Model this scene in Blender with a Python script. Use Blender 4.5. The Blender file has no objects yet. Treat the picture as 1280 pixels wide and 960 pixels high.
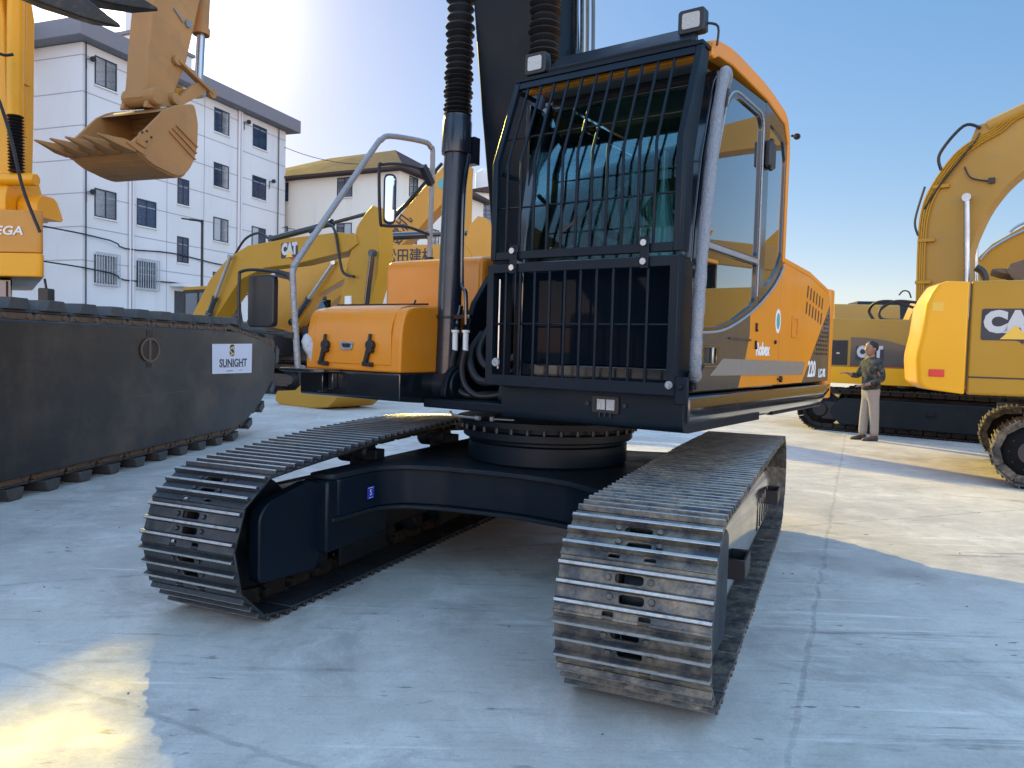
import bpy, bmesh, math, random
from mathutils import Vector, Matrix
random.seed(7)
PI = math.pi
SC = bpy.context.scene
COL = SC.collection
R_ = math.radians

# ------------------------------------------------------------------ materials
def new_mat(name):
    m = bpy.data.materials.new(name); m.use_nodes = True
    nt = m.node_tree
    return m, nt, nt.nodes['Principled BSDF']

def mat(name, col, rough=.5, metal=0., coat=0., dirt=0., dirt_col=(.18,.15,.11), scale=3., bump=0., rvar=.12, spec=.5, cvar=.0, world=False, stretch=None):
    m, nt, b = new_mat(name)
    N, L = nt.nodes, nt.links
    b.inputs['Base Color'].default_value = (*col, 1)
    b.inputs['Roughness'].default_value = rough
    b.inputs['Metallic'].default_value = metal
    b.inputs['Coat Weight'].default_value = coat
    b.inputs['Coat Roughness'].default_value = .08
    b.inputs['Specular IOR Level'].default_value = spec
    tc = N.new('ShaderNodeTexCoord')
    tco = N.new('ShaderNodeNewGeometry').outputs['Position'] if world else tc.outputs['Object']
    n1 = N.new('ShaderNodeTexNoise'); n1.inputs['Scale'].default_value = scale; n1.inputs['Detail'].default_value = 9; n1.inputs['Roughness'].default_value = .62
    L.new(tco, n1.inputs['Vector'])
    mr = N.new('ShaderNodeMapRange'); mr.inputs[1].default_value = .3; mr.inputs[2].default_value = .7
    mr.inputs[3].default_value = max(.03, rough-rvar); mr.inputs[4].default_value = min(1, rough+rvar)
    L.new(n1.outputs['Fac'], mr.inputs[0]); L.new(mr.outputs[0], b.inputs['Roughness'])
    src = None
    if cvar > 0:
        hs = N.new('ShaderNodeHueSaturation'); hs.inputs['Color'].default_value = (*col, 1)
        n3 = N.new('ShaderNodeTexNoise'); n3.inputs['Scale'].default_value = scale*.35; n3.inputs['Detail'].default_value = 5
        L.new(tco, n3.inputs['Vector'])
        m3 = N.new('ShaderNodeMapRange'); m3.inputs[1].default_value = .35; m3.inputs[2].default_value = .65
        m3.inputs[3].default_value = 1-cvar; m3.inputs[4].default_value = 1+cvar
        L.new(n3.outputs['Fac'], m3.inputs[0]); L.new(m3.outputs[0], hs.inputs['Value'])
        src = hs.outputs['Color']; L.new(src, b.inputs['Base Color'])
    if dirt > 0:
        n2 = N.new('ShaderNodeTexNoise'); n2.inputs['Scale'].default_value = scale*1.7; n2.inputs['Detail'].default_value = 12; n2.inputs['Roughness'].default_value = .7
        L.new(tco, n2.inputs['Vector'])
        if stretch:
            mp = N.new('ShaderNodeMapping'); mp.inputs['Scale'].default_value = stretch; L.new(tco, mp.inputs['Vector']); L.new(mp.outputs[0], n2.inputs['Vector'])
        cr = N.new('ShaderNodeMapRange'); cr.inputs[1].default_value = .62-.25*dirt; cr.inputs[2].default_value = .8-.2*dirt; cr.inputs[4].default_value = min(1, .3+dirt)
        L.new(n2.outputs['Fac'], cr.inputs[0])
        mx = N.new('ShaderNodeMix'); mx.data_type = 'RGBA'
        mx.inputs[6].default_value = (*col, 1); mx.inputs[7].default_value = (*dirt_col, 1)
        if src: L.new(src, mx.inputs[6])
        L.new(cr.outputs[0], mx.inputs[0]); L.new(mx.outputs[2], b.inputs['Base Color'])
    if bump > 0:
        bp = N.new('ShaderNodeBump'); bp.inputs['Strength'].default_value = bump; bp.inputs['Distance'].default_value = .02
        nb = N.new('ShaderNodeTexNoise'); nb.inputs['Scale'].default_value = scale*4; nb.inputs['Detail'].default_value = 8
        L.new(tco, nb.inputs['Vector'])
        L.new(nb.outputs['Fac'], bp.inputs['Height']); L.new(bp.outputs[0], b.inputs['Normal'])
    return m

def glass_mat(name, tint=(.75,.85,.85), rough=.01, opacity=.15, body=(.01,.015,.02), refl=1.7):
    m, nt, b = new_mat(name); N, L = nt.nodes, nt.links
    N.remove(b); out = N['Material Output']
    tr = N.new('ShaderNodeBsdfTransparent'); tr.inputs[0].default_value = (*tint, 1)
    gl = N.new('ShaderNodeBsdfGlossy'); gl.inputs['Roughness'].default_value = rough; gl.inputs[0].default_value = (.95,.97,1,1)
    df = N.new('ShaderNodeBsdfDiffuse'); df.inputs[0].default_value = (*body, 1)
    fr = N.new('ShaderNodeFresnel'); fr.inputs[0].default_value = 1.55
    m1 = N.new('ShaderNodeMixShader'); m1.inputs[0].default_value = opacity
    L.new(tr.outputs[0], m1.inputs[1]); L.new(df.outputs[0], m1.inputs[2])
    m2 = N.new('ShaderNodeMixShader')
    mm = N.new('ShaderNodeMath'); mm.operation = 'MULTIPLY'; mm.inputs[1].default_value = refl; mm.use_clamp = True
    L.new(fr.outputs[0], mm.inputs[0])
    L.new(mm.outputs[0], m2.inputs[0]); L.new(m1.outputs[0], m2.inputs[1]); L.new(gl.outputs[0], m2.inputs[2])
    L.new(m2.outputs[0], out.inputs['Surface'])
    return m

M = {}
M['orange'] = mat('orange_paint', (.66,.228,.012), .38, spec=.4, coat=.10, cvar=.06, scale=2.5, dirt=.25, dirt_col=(.44,.21,.06), bump=.03)
M['dark_decal'] = mat('graphite_decal', (.055,.05,.045), .38, coat=.3)
M['grey_stripe'] = mat('grey_stripe_decal', (.20,.19,.175), .4, coat=.3)
M['navy'] = mat('dark_navy_paint', (.003,.0085,.0155), .42, coat=.0, spec=.22, dirt=.10, dirt_col=(.02,.024,.030), scale=2.2)
M['navy_flat'] = mat('dark_frame_paint', (.0075,.0125,.018), .5, spec=.25, dirt=.3, dirt_col=(.035,.037,.042), scale=3, bump=.1)
M['navy_gloss'] = mat('glossy_black_paint', (.006,.010,.015), .18, coat=.8, dirt=.15, dirt_col=(.03,.03,.03))
M['black'] = mat('black_plastic', (.012,.012,.014), .45)
M['rubber'] = mat('black_rubber', (.010,.010,.012), .55, bump=.1)
M['shoe'] = mat('worn_track_steel', (.055,.058,.062), .48, metal=.5, dirt=.85, dirt_col=(.21,.18,.135), scale=5, bump=.5, rvar=.2, cvar=.2, world=True)
M['shoe_edge'] = mat('polished_grouser_steel', (.36,.38,.38), .42, metal=.6, dirt=.45, dirt_col=(.16,.14,.115), scale=9, bump=.3, rvar=.15, world=True)
M['shoe_clean'] = mat('painted_track_steel', (.050,.056,.062), .4, metal=.6, dirt=.25, dirt_col=(.085,.080,.07), scale=7, bump=.25, rvar=.2, cvar=.2, world=True)
M['link'] = mat('greasy_link_steel', (.03,.028,.026), .5, metal=.5, dirt=.5, dirt_col=(.09,.07,.05), scale=9)
M['barrel'] = mat('navy_cylinder_paint', (.010,.015,.025), .30, coat=.25, spec=.4)
M['hole'] = mat('rusty_hole', (.045,.028,.02), .8)
M['steel'] = mat('bare_steel', (.42,.43,.44), .32, metal=.9)
M['galv'] = mat('foil_wrapped_tube', (.30,.31,.32), .42, metal=.35, dirt=.3, dirt_col=(.2,.2,.2), scale=14, bump=.5)
M['wrap'] = mat('bubble_wrap', (.26,.28,.31), .32, coat=.4, dirt=.25, dirt_col=(.16,.17,.19), scale=40, bump=.9)
M['white_wrap'] = mat('white_plastic_wrap', (.42,.43,.45), .35, bump=.6, scale=8)
M['chrome'] = mat('chromed_rod', (.6,.6,.6), .12, metal=1)
M['mirror'] = mat('mirror_glass', (.40,.45,.52), .03, metal=1, rvar=.01)
M['glass'] = glass_mat('cab_glass', (.70,.84,.86), .01, .06)
M['glass_dark'] = glass_mat('dark_cab_glass', (.16,.20,.21), .01, .6, refl=2.6)
M['glass_front'] = glass_mat('windshield_glass', (.62,.86,.86), .01, .08, refl=.3)
M['glass_low'] = glass_mat('lower_windshield_glass', (.06,.09,.11), .03, .93, refl=.08, body=(.004,.008,.014))
M['lens'] = mat('lamp_lens', (.40,.40,.38), .12, coat=.6, bump=.4, scale=20)
M['seat'] = mat('grey_seat_fabric', (.035,.036,.04), .85, bump=.2)
M['cabin'] = mat('cab_liner', (.07,.075,.08), .6)
M['cat'] = mat('yellow_paint', (.41,.215,.014), .46, spec=.3, coat=.05, dirt=.16, dirt_col=(.36,.25,.09), cvar=.06, scale=1.6)
M['cat_bright'] = mat('bright_yellow_paint', (.78,.365,.006), .40, spec=.35, coat=.08, cvar=.03, scale=1.5)
M['cat_old'] = mat('faded_yellow_paint', (.39,.22,.042), .52, spec=.3, dirt=.3, dirt_col=(.26,.19,.1), cvar=.08, scale=1.8)
M['tan'] = mat('tan_bucket_paint', (.38,.205,.075), .6, spec=.3, dirt=.45, dirt_col=(.27,.17,.09), scale=2.4, bump=.15, cvar=.12)
M['sany'] = mat('amber_paint', (.50,.235,.022), .42, spec=.35, coat=.1, cvar=.03)
M['vega_orange'] = mat('amber_body_paint', (.55,.26,.035), .44, spec=.35, coat=.08, cvar=.03)
M['white'] = mat('white_lettering', (.75,.75,.72), .45)
M['pale_lettering'] = mat('pale_lettering', (.50,.50,.49), .5)
M['ink'] = mat('dark_lettering', (.02,.022,.03), .5)
M['yellow_mark'] = mat('yellow_mark', (.75,.45,.05), .5)
M['red_mark'] = mat('red_reflector', (.62,.03,.02), .3)
M['blue_mark'] = mat('blue_sticker', (.03,.05,.42), .4)
M['teal_mark'] = mat('teal_sticker', (.05,.32,.33), .4)
M['pontoon'] = mat('pontoon_steel', (.012,.010,.011), .34, dirt=.6, dirt_col=(.066,.046,.030), scale=.55, coat=.0, spec=.45, cvar=.4, bump=.06, rvar=.14)  # warm blotches mixed in as dirt also paint in reflections
M['cleat'] = mat('muddy_cleat_steel', (.055,.06,.06), .6, metal=.2, dirt=.4, dirt_col=(.13,.085,.05), scale=5)
M['rust'] = mat('rusty_link_steel', (.13,.085,.05), .7, dirt=.5, dirt_col=(.06,.045,.035), scale=8)
M['banner'] = mat('white_banner', (.62,.62,.68), .5)
M['wall'] = mat('white_tile_wall', stretch=(1, 1, .12), col=(.58,.60,.61), rough=.75, cvar=.05, bump=.0, dirt=.3, dirt_col=(.43,.44,.46), scale=.6)
M['wall_cream'] = mat('cream_render_wall', stretch=(1, 1, .12), col=(.66,.64,.57), rough=.8, dirt=.3, dirt_col=(.5,.48,.42), scale=.6)
M['eave'] = mat('grey_eave', (.17,.17,.19), .8)
M['line'] = mat('wall_joint', (.30,.32,.35), .8)
M['winframe'] = mat('dark_window_frame', (.03,.035,.045), .45)
M['winglass'] = mat('blue_window_glass', (.03,.06,.13), .10, coat=.5, rvar=.01)
M['curtain'] = mat('pale_curtain', (.35,.38,.40), .8)
M['roof'] = mat('brown_roof_tiles', (.060,.042,.040), .95, spec=.1, dirt=.3, dirt_col=(.12,.09,.085), scale=1.2, bump=.4)
M['pipe'] = mat('white_pipe', (.55,.56,.58), .6)
M['wire'] = mat('cable_black', (.01,.01,.01), .6)
M['skin'] = mat('skin', (.33,.18,.12), .55)
M['hair'] = mat('black_hair', (.012,.010,.010), .6)
M['trousers'] = mat('pale_grey_trousers', (.36,.32,.28), .85, dirt=.4, dirt_col=(.24,.21,.18), scale=8, bump=.3)
M['shoes'] = mat('brown_shoes', (.08,.06,.05), .6)
M['pebble'] = mat('pebble', (.14,.13,.12), .8)

def camo():
    m, nt, b = new_mat('camouflage_cloth'); N, L = nt.nodes, nt.links
    tc = N.new('ShaderNodeTexCoord'); v = N.new('ShaderNodeTexNoise'); v.inputs['Scale'].default_value = 14; v.inputs['Detail'].default_value = 3
    L.new(tc.outputs['Object'], v.inputs['Vector'])
    r = N.new('ShaderNodeValToRGB'); r.color_ramp.interpolation = 'CONSTANT'
    e = r.color_ramp.elements; e[0].color = (.02,.025,.022,1); e[1].position = .47; e[1].color = (.07,.075,.06,1)
    k = e.new(.54); k.color = (.035,.04,.045,1); k = e.new(.61); k.color = (.13,.12,.10,1)
    L.new(v.outputs['Fac'], r.inputs[0]); L.new(r.outputs[0], b.inputs['Base Color']); b.inputs['Roughness'].default_value = .9
    return m
M['camo'] = camo()

def ground_mat():
    m, nt, b = new_mat('concrete_yard'); N, L = nt.nodes, nt.links
    tc = N.new('ShaderNodeTexCoord')
    def noise(sc, det=8, rough=.6, vec=None, dist=0):
        n = N.new('ShaderNodeTexNoise'); n.inputs['Scale'].default_value = sc; n.inputs['Detail'].default_value = det
        n.inputs['Roughness'].default_value = rough; n.inputs['Distortion'].default_value = dist
        L.new(vec or tc.outputs['Object'], n.inputs['Vector']); return n.outputs['Fac']
    def ramp(src, a, c, lo=0., hi=1.):
        r = N.new('ShaderNodeMapRange'); r.inputs[1].default_value = a; r.inputs[2].default_value = c; r.inputs[3].default_value = lo; r.inputs[4].default_value = hi
        L.new(src, r.inputs[0]); return r.outputs[0]
    def mixc(fac, a, c):
        x = N.new('ShaderNodeMix'); x.data_type = 'RGBA'
        L.new(fac, x.inputs[0])
        for i, q in ((6, a), (7, c)):
            if isinstance(q, tuple): x.inputs[i].default_value = (*q, 1)
            else: L.new(q, x.inputs[i])
        return x.outputs[2]
    def math_(op, a, c):
        x = N.new('ShaderNodeMath'); x.operation = op
        for i, q in enumerate((a, c)):
            if isinstance(q, (int, float)): x.inputs[i].default_value = q
            else: L.new(q, x.inputs[i])
        return x.outputs[0]
    c = mixc(ramp(noise(.45, 10, .62), .40, .60), (.57,.52,.445), (.42,.385,.335))
    c = mixc(ramp(noise(1.6, 12, .75, dist=.6), .48, .66, 0, .75), c, (.68,.63,.55))
    c = mixc(ramp(noise(.9, 12, .78, dist=1.2), .52, .64, 0, .65), c, (.31,.285,.255))
    c = mixc(ramp(noise(7, 12, .85), .50, .72, 0, .6), c, (.30,.275,.245))
    c = mixc(ramp(noise(60, 4, .8), .52, .75, 0, .5), c, (.26,.24,.215))
    c = mixc(ramp(noise(85, 3, .8), .56, .75, 0, .5), c, (.78,.72,.62))
    # scrapes and drag marks left by crawler tracks: noise stretched along several directions
    for ang, sx, fq, a0, a1, colr, am in ((R_(8), .07, 9, .56, .66, (.19,.175,.16), .75), (R_(-14), .06, 7, .57, .66, (.80,.75,.66), .8), (R_(32), .10, 11, .60, .68, (.16,.145,.13), .8),
                                      (R_(-62), .08, 10, .60, .68, (.74,.69,.61), .7), (R_(14), .05, 26, .58, .68, (.17,.155,.14), .7), (R_(-8), .12, 34, .60, .68, (.15,.14,.13), .8)):
        mp = N.new('ShaderNodeMapping'); mp.inputs['Rotation'].default_value = (0, 0, ang); mp.inputs['Scale'].default_value = (sx, 1, 1)
        L.new(tc.outputs['Object'], mp.inputs['Vector'])
        s = noise(fq, 10, .7, mp.outputs[0], .3)
        br = ramp(noise(.7+.13*fq/10, 6, .65, dist=.4), .47, .60)
        c = mixc(math_('MULTIPLY', ramp(s, a0, a1, 0, am), br), c, colr)
    # short dark scuffs and damp stains
    mp = N.new('ShaderNodeMapping'); mp.inputs['Rotation'].default_value = (0, 0, R_(12)); mp.inputs['Scale'].default_value = (.35, 1, 1); L.new(tc.outputs['Object'], mp.inputs['Vector'])
    c = mixc(math_('MULTIPLY', ramp(noise(17, 6, .6, mp.outputs[0]), .63, .68, 0, .85), ramp(noise(1.3, 5, .6), .46, .58)), c, (.13,.12,.115))
    c = mixc(ramp(noise(.62, 5, .5, dist=.3), .64, .69, 0, .55), c, (.24,.215,.19))
    # expansion joints: |n.p - d|
    sx = N.new('ShaderNodeSeparateXYZ'); L.new(tc.outputs['Object'], sx.inputs[0])
    wob = ramp(noise(3, 6, .7), 0, 1, -.05, .05)
    joint = None
    for (x0, y0, dx, dy, wdt) in ((1.02, 2.64, .415, .91, .007), (-2.6, 3.4, .90, -.43, .008), (-3.8, 3.85, .93, .36, .008), (-6, 12.0, .93, -.36, .012)):
        nx, ny = dy, -dx; d = nx*x0+ny*y0
        t = math_('ADD', math_('ADD', math_('MULTIPLY', sx.outputs[0], nx), math_('MULTIPLY', sx.outputs[1], ny)), -d)
        t = math_('ABSOLUTE', math_('ADD', t, wob), 0)
        k = ramp(t, wdt, wdt*2.6, 1, 0)
        joint = k if joint is None else math_('MAXIMUM', joint, k)
    jn = math_('MULTIPLY', joint, ramp(noise(7, 8, .7), .35, .65, .08, .45))
    c = mixc(jn, c, (.15,.145,.14))
    L.new(c, b.inputs['Base Color'])
    L.new(ramp(noise(2.2, 8), .3, .7, .45, .85), b.inputs['Roughness'])
    bp = N.new('ShaderNodeBump'); bp.inputs['Strength'].default_value = .35; bp.inputs['Distance'].default_value = .012
    hgt = math_('ADD', math_('MULTIPLY', noise(30, 10, .75), .5), math_('ADD', noise(5, 8, .7), math_('MULTIPLY', jn, -1.2)))
    L.new(hgt, bp.inputs['Height']); L.new(bp.outputs[0], b.inputs['Normal'])
    return m
M['ground'] = ground_mat()

# ------------------------------------------------------------------ mesh builder
class MB:
    def __init__(s): s.bm = bmesh.new()
    def face(s, pts):
        vs = [s.bm.verts.new(p) for p in pts]
        return s.bm.faces.new(vs)
    def box(s, x0, x1, y0, y1, z0, z1):
        v = [s.bm.verts.new((x, y, z)) for x in (x0, x1) for y in (y0, y1) for z in (z0, z1)]
        for f in ((0,1,3,2), (4,6,7,5), (0,4,5,1), (2,3,7,6), (0,2,6,4), (1,5,7,3)): s.bm.faces.new([v[i] for i in f])
        return s
    def obox(s, p0, p1, w, h, up=(0,0,1)):
        """bar of section w x h from p0 to p1"""
        p0, p1 = Vector(p0), Vector(p1); d = (p1-p0).normalized(); up = Vector(up)
        if abs(d.dot(up)) > .99: up = Vector((0,1,0))
        a = d.cross(up).normalized(); b = a.cross(d).normalized()
        v = []
        for p in (p0, p1):
            for i, j in ((-1,-1), (1,-1), (1,1), (-1,1)): v.append(s.bm.verts.new(p+a*(w/2*i)+b*(h/2*j)))
        for f in ((3,2,1,0), (4,5,6,7), (0,1,5,4), (1,2,6,5), (2,3,7,6), (3,0,4,7)): s.bm.faces.new([v[i] for i in f])
        return s
    def prism(s, pts, ax, a, b):
        def P(p, t):
            if ax == 'x': return (t, p[0], p[1])
            if ax == 'y': return (p[0], t, p[1])
            return (p[0], p[1], t)
        A = [s.bm.verts.new(P(p, a)) for p in pts]; B = [s.bm.verts.new(P(p, b)) for p in pts]
        n = len(pts)
        s.bm.faces.new(A); s.bm.faces.new(B[::-1])
        for i in range(n):
            s.bm.faces.new((A[i], B[i], B[(i+1) % n], A[(i+1) % n]))
        return s
    def loft(s, rings, cap=True, closed=True):
        R = [[s.bm.verts.new(p) for p in r] for r in rings]; n = len(R[0])
        for i in range(len(R)-1):
            for j in range(n if closed else n-1):
                k = (j+1) % n
                s.bm.faces.new((R[i][j], R[i][k], R[i+1][k], R[i+1][j]))
        if cap and closed: s.bm.faces.new(R[0][::-1]); s.bm.faces.new(R[-1])
        return s
    def tube(s, pts, r, n=10, flat=1.):
        pts = [Vector(p) for p in pts]; rings = []
        rr = r if isinstance(r, (list, tuple)) else [r]*len(pts)
        prev = None
        for i, p in enumerate(pts):
            d = (pts[min(i+1, len(pts)-1)]-pts[max(i-1, 0)]).normalized()
            if prev is None:
                up = Vector((0,0,1)) if abs(d.z) < .9 else Vector((1,0,0))
                a = d.cross(up).normalized()
            else:
                a = (prev - d*prev.dot(d)).normalized()
            prev = a; b = d.cross(a).normalized()
            rings.append([p+(a*math.cos(2*PI*k/n)+b*math.sin(2*PI*k/n)*flat)*rr[i] for k in range(n)])
        return s.loft(rings)
    def cyl(s, p0, p1, r, n=24, r2=None):
        return s.tube([p0, p1], [r, r if r2 is None else r2], n)
    def lathe(s, prof, p0, d, n=28):
        p0 = Vector(p0); d = Vector(d).normalized()
        up = Vector((0,0,1)) if abs(d.z) < .9 else Vector((1,0,0))
        a = d.cross(up).normalized(); b = d.cross(a)
        return s.loft([[p0+d*t+(a*math.cos(2*PI*k/n)+b*math.sin(2*PI*k/n))*max(r, 1e-4) for k in range(n)] for r, t in prof])
    def ring(s, c, d, r, rt, n=32, m=10):
        c = Vector(c); d = Vector(d).normalized(); up = Vector((0,0,1)) if abs(d.z) < .9 else Vector((1,0,0))
        a = d.cross(up).normalized(); b = d.cross(a)
        R = []
        for i in range(n):
            t = 2*PI*i/n; o = a*math.cos(t)+b*math.sin(t)
            R.append([s.bm.verts.new(c+o*(r+rt*math.cos(2*PI*k/m))+d*rt*math.sin(2*PI*k/m)) for k in range(m)])
        for i in range(n):
            for k in range(m):
                s.bm.faces.new((R[i][k], R[(i+1) % n][k], R[(i+1) % n][(k+1) % m], R[i][(k+1) % m]))
        return s
    def build(s, name, m, parent=None, bevel=0., angle=35, loc=(0,0,0), rotz=0., seg=2, sub=0, mats=None):
        bm = s.bm
        bmesh.ops.recalc_face_normals(bm, faces=bm.faces[:])
        me = bpy.data.meshes.new(name); bm.to_mesh(me); bm.free()
        for p in me.polygons: p.use_smooth = True
        me.set_sharp_from_angle(angle=R_(angle))
        for q in ([m] + (mats or [])): me.materials.append(M[q] if isinstance(q, str) else q)
        o = bpy.data.objects.new(name, me); COL.objects.link(o)
        o.location = loc; o.rotation_euler = (0, 0, rotz)
        if parent: o.parent = parent
        if bevel:
            md = o.modifiers.new('bevel', 'BEVEL'); md.width = bevel; md.segments = seg; md.limit_method = 'ANGLE'; md.angle_limit = R_(28)
            md.harden_normals = False
        if sub:
            md = o.modifiers.new('sub', 'SUBSURF'); md.levels = sub; md.render_levels = sub
        return o

def bez(pts, n=10):
    """Catmull-Rom through pts"""
    P = [Vector(p) for p in pts]; out = []
    for i in range(len(P)-1):
        a, b, c, d = P[max(i-1, 0)], P[i], P[i+1], P[min(i+2, len(P)-1)]
        for k in range(n):
            t = k/n
            out.append(.5*((2*b)+(-a+c)*t+(2*a-5*b+4*c-d)*t*t+(-a+3*b-3*c+d)*t**3))
    out.append(P[-1]); return out

def rnd(pts, r, n=5):
    """round the corners of a 2D polygon (r: radius or list)"""
    out = []; k = len(pts)
    for i in range(k):
        p = Vector(pts[i]); a = Vector(pts[i-1]); b = Vector(pts[(i+1) % k])
        ri = r[i] if isinstance(r, (list, tuple)) else r
        if ri <= 0: out.append(tuple(p)); continue
        da, db = (a-p), (b-p); l = min(ri, da.length*.49, db.length*.49)
        s, e = p+da.normalized()*l, p+db.normalized()*l
        for j in range(n+1):
            t = j/n; out.append(tuple((1-t)**2*s+2*t*(1-t)*p+t*t*e))
    return out

def thing(name, label, cat, loc=(0,0,0), rotz=0., group=None):
    o = bpy.data.objects.new(name, None); COL.objects.link(o); o.empty_display_size = .3
    o.location = loc; o.rotation_euler = (0, 0, rotz); o['label'] = label; o['category'] = cat
    if group: o['group'] = group
    return o
def tag(o, label, cat, group=None):
    o['label'] = label; o['category'] = cat
    if group: o['group'] = group
    return o
def struct(o): o['kind'] = 'structure'; return o

def text(name, s, size, m, parent, loc, rot, depth=.002, sx=1., shear=0., bold=0., align='CENTER'):
    cu = bpy.data.curves.new(name, 'FONT'); cu.body = s; cu.size = size; cu.extrude = depth; cu.align_x = align; cu.align_y = 'CENTER'
    cu.shear = shear; cu.offset = bold; cu.resolution_u = 3
    tmp = bpy.data.objects.new(name, cu); COL.objects.link(tmp)
    bpy.context.view_layer.update()
    dg = bpy.context.evaluated_depsgraph_get()
    me = bpy.data.meshes.new_from_object(tmp.evaluated_get(dg)); bpy.data.objects.remove(tmp)
    me.materials.clear(); me.materials.append(M[m])
    o = bpy.data.objects.new(name, me); COL.objects.link(o); o.parent = parent
    o.location = loc; o.rotation_euler = rot; o.scale = (sx, 1, 1)
    return o

def plate(s, outer, holes, ax, a, b):
    """flat plate with holes, extruded along ax from a to b"""
    bm = s.bm
    def P(p, t): return (t, p[0], p[1]) if ax == 'x' else ((p[0], t, p[1]) if ax == 'y' else (p[0], p[1], t))
    edges = []
    loops = [outer]+holes
    for lp in loops:
        vs = [bm.verts.new(P(p, a)) for p in lp]
        for i in range(len(vs)): edges.append(bm.edges.new((vs[i], vs[(i+1) % len(vs)])))
    r = bmesh.ops.triangle_fill(bm, edges=edges, use_beauty=True, use_dissolve=False)
    fs = [g for g in r['geom'] if isinstance(g, bmesh.types.BMFace)]
    e = bmesh.ops.extrude_face_region(bm, geom=fs)
    off = Vector(P((0, 0), b))-Vector(P((0, 0), a))
    bmesh.ops.translate(bm, vec=off, verts=[g for g in e['geom'] if isinstance(g, bmesh.types.BMVert)])
    return s
MB.plate = plate
def rect(x0, x1, y0, y1): return [(x0, y0), (x1, y0), (x1, y1), (x0, y1)]
def circ(cx, cy, r, n=14, ry=None): return [(cx+r*math.cos(2*PI*k/n), cy+(ry or r)*math.sin(2*PI*k/n)) for k in range(n)]

# ------------------------------------------------------------------ crawler tracks
def track_path(front, rear, r, top, N):
    """closed loop (u,w): top front->rear, rear arc, bottom, front arc; returns N samples (u,w,theta)"""
    pts = [Vector(p) for p in bez([(front, .40+r, 0)]+[(a, b, 0) for a, b in top]+[(rear, .40+r, 0)], 12)]
    pts = [Vector((p.x, p.y)) for p in pts]
    cz = .03+r
    for k in range(1, 24): a = PI/2-PI*k/24; pts.append(Vector((rear+r*math.cos(a), .40+r*math.sin(a) if a > 0 else cz+r*math.sin(a))))
    pts.append(Vector((rear-.1, .03))); pts.append(Vector((front+.1, .03)))
    for k in range(1, 24): a = -PI/2-PI*k/24; pts.append(Vector((front+r*math.cos(a), (.40 if math.sin(a) > 0 else cz)+r*math.sin(a))))
    pts.append(pts[0].copy())
    L = [0]
    for i in range(1, len(pts)): L.append(L[-1]+(pts[i]-pts[i-1]).length)
    tot = L[-1]
    def at(d):
        d %= tot; i = 0
        while L[i+1] < d: i += 1
        t = (d-L[i])/max(L[i+1]-L[i], 1e-9); return pts[i].lerp(pts[i+1], t)
    out = []
    for k in range(N):
        d = tot*k/N; p = (at(d-.09)+at(d+.09))/2*.35+at(d)*.65; q = at(d+.09)-at(d-.09)
        out.append((p.x, p.y, math.atan2(q.y, q.x)))
    return out, tot

def shoe_mesh(wd=.6, p=.213, holes=True):
    s = MB(); h = wd/2; t0 = -p/2-.014; t1 = p/2+.006
    hs = []
    if holes:
        hs = [rnd(rect(-.052, .045, -.052, -.020), .014, 3), rnd(rect(-.075, .035, .022, .056), .016, 3),
              rnd(rect(-.11, -.065, -.118, -.088), .008, 2), rnd(rect(.03, .075, -.118, -.088), .008, 2)]
    out = [(-h, t0), (h, t0), (h, t1), (-h, t1)]
    s.plate(out, hs, 'z', -.006, .006)
    for g, hh in ((-.072, .031), (0, .031), (.072, .031)):
        s.prism([(g-.013, .0065), (g+.013, .0065), (g+.007, hh), (g-.007, hh)], 'x', -h, h)
    for (x, y) in ((-.085, -.032), (.075, -.032), (-.10, .038), (.065, .038)):
        s.cyl((x, y, .006), (x, y, .018), .013, 6)
    bm = s.bm
    # worn bright faces: tops of the grousers
    bmesh.ops.recalc_face_normals(bm, faces=bm.faces[:])
    for f in bm.faces:
        c = f.calc_center_median()
        if c.z > .027 and abs(f.normal.z) > .9: f.material_index = 1
    return s

def crawler(parent, name, vc, samples, wd, mshoe, rotz=0, shoe_me=None, links=True):
    """chain (part) with every shoe as its sub-part"""
    s = MB(); n = len(samples)
    for dv in (-.075, .075):
        for (u, w, th) in samples:
            c, sn = math.cos(th), math.sin(th)
            def q(t, k): return (vc+dv, u+t*c-k*sn, w+t*sn+k*c)
            s.obox(q(-.085, -.045), q(.085, -.045), .028, .075, (0, -sn, c))
    for (u, w, th) in samples:
        c, sn = math.cos(th), math.sin(th); p = (u+.095*c+.05*sn, w+.095*sn-.05*c)
        s.cyl((vc-.12, *p), (vc+.12, *p), .022, 8)
    chain = s.build(name, 'link', parent, rotz=rotz)
    first = None
    for (u, w, th) in samples:
        if first is None:
            first = shoe_mesh(wd).build('track_shoe', mshoe, chain, mats=['shoe_edge'], bevel=.002, seg=1); o = first
        else:
            o = first.copy(); COL.objects.link(o); o.parent = chain
        o.location = (vc+random.uniform(-.003, .003), u, w); o.rotation_euler = (th+random.uniform(-.012, .012), 0, 0)
    return chain

# ================================================================== MAIN EXCAVATOR
CX, CY, PU, PS = .2465, 5.0484, .4066, .608
RZ = PS-PU
EX = thing('crawler_excavator', 'orange and black crawler excavator with a barred cab guard, nearest the camera', 'excavator', (CX, CY, 0), -PS)
def E(s, name, m, **k): return s.build(name, m, EX, **k)

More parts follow.
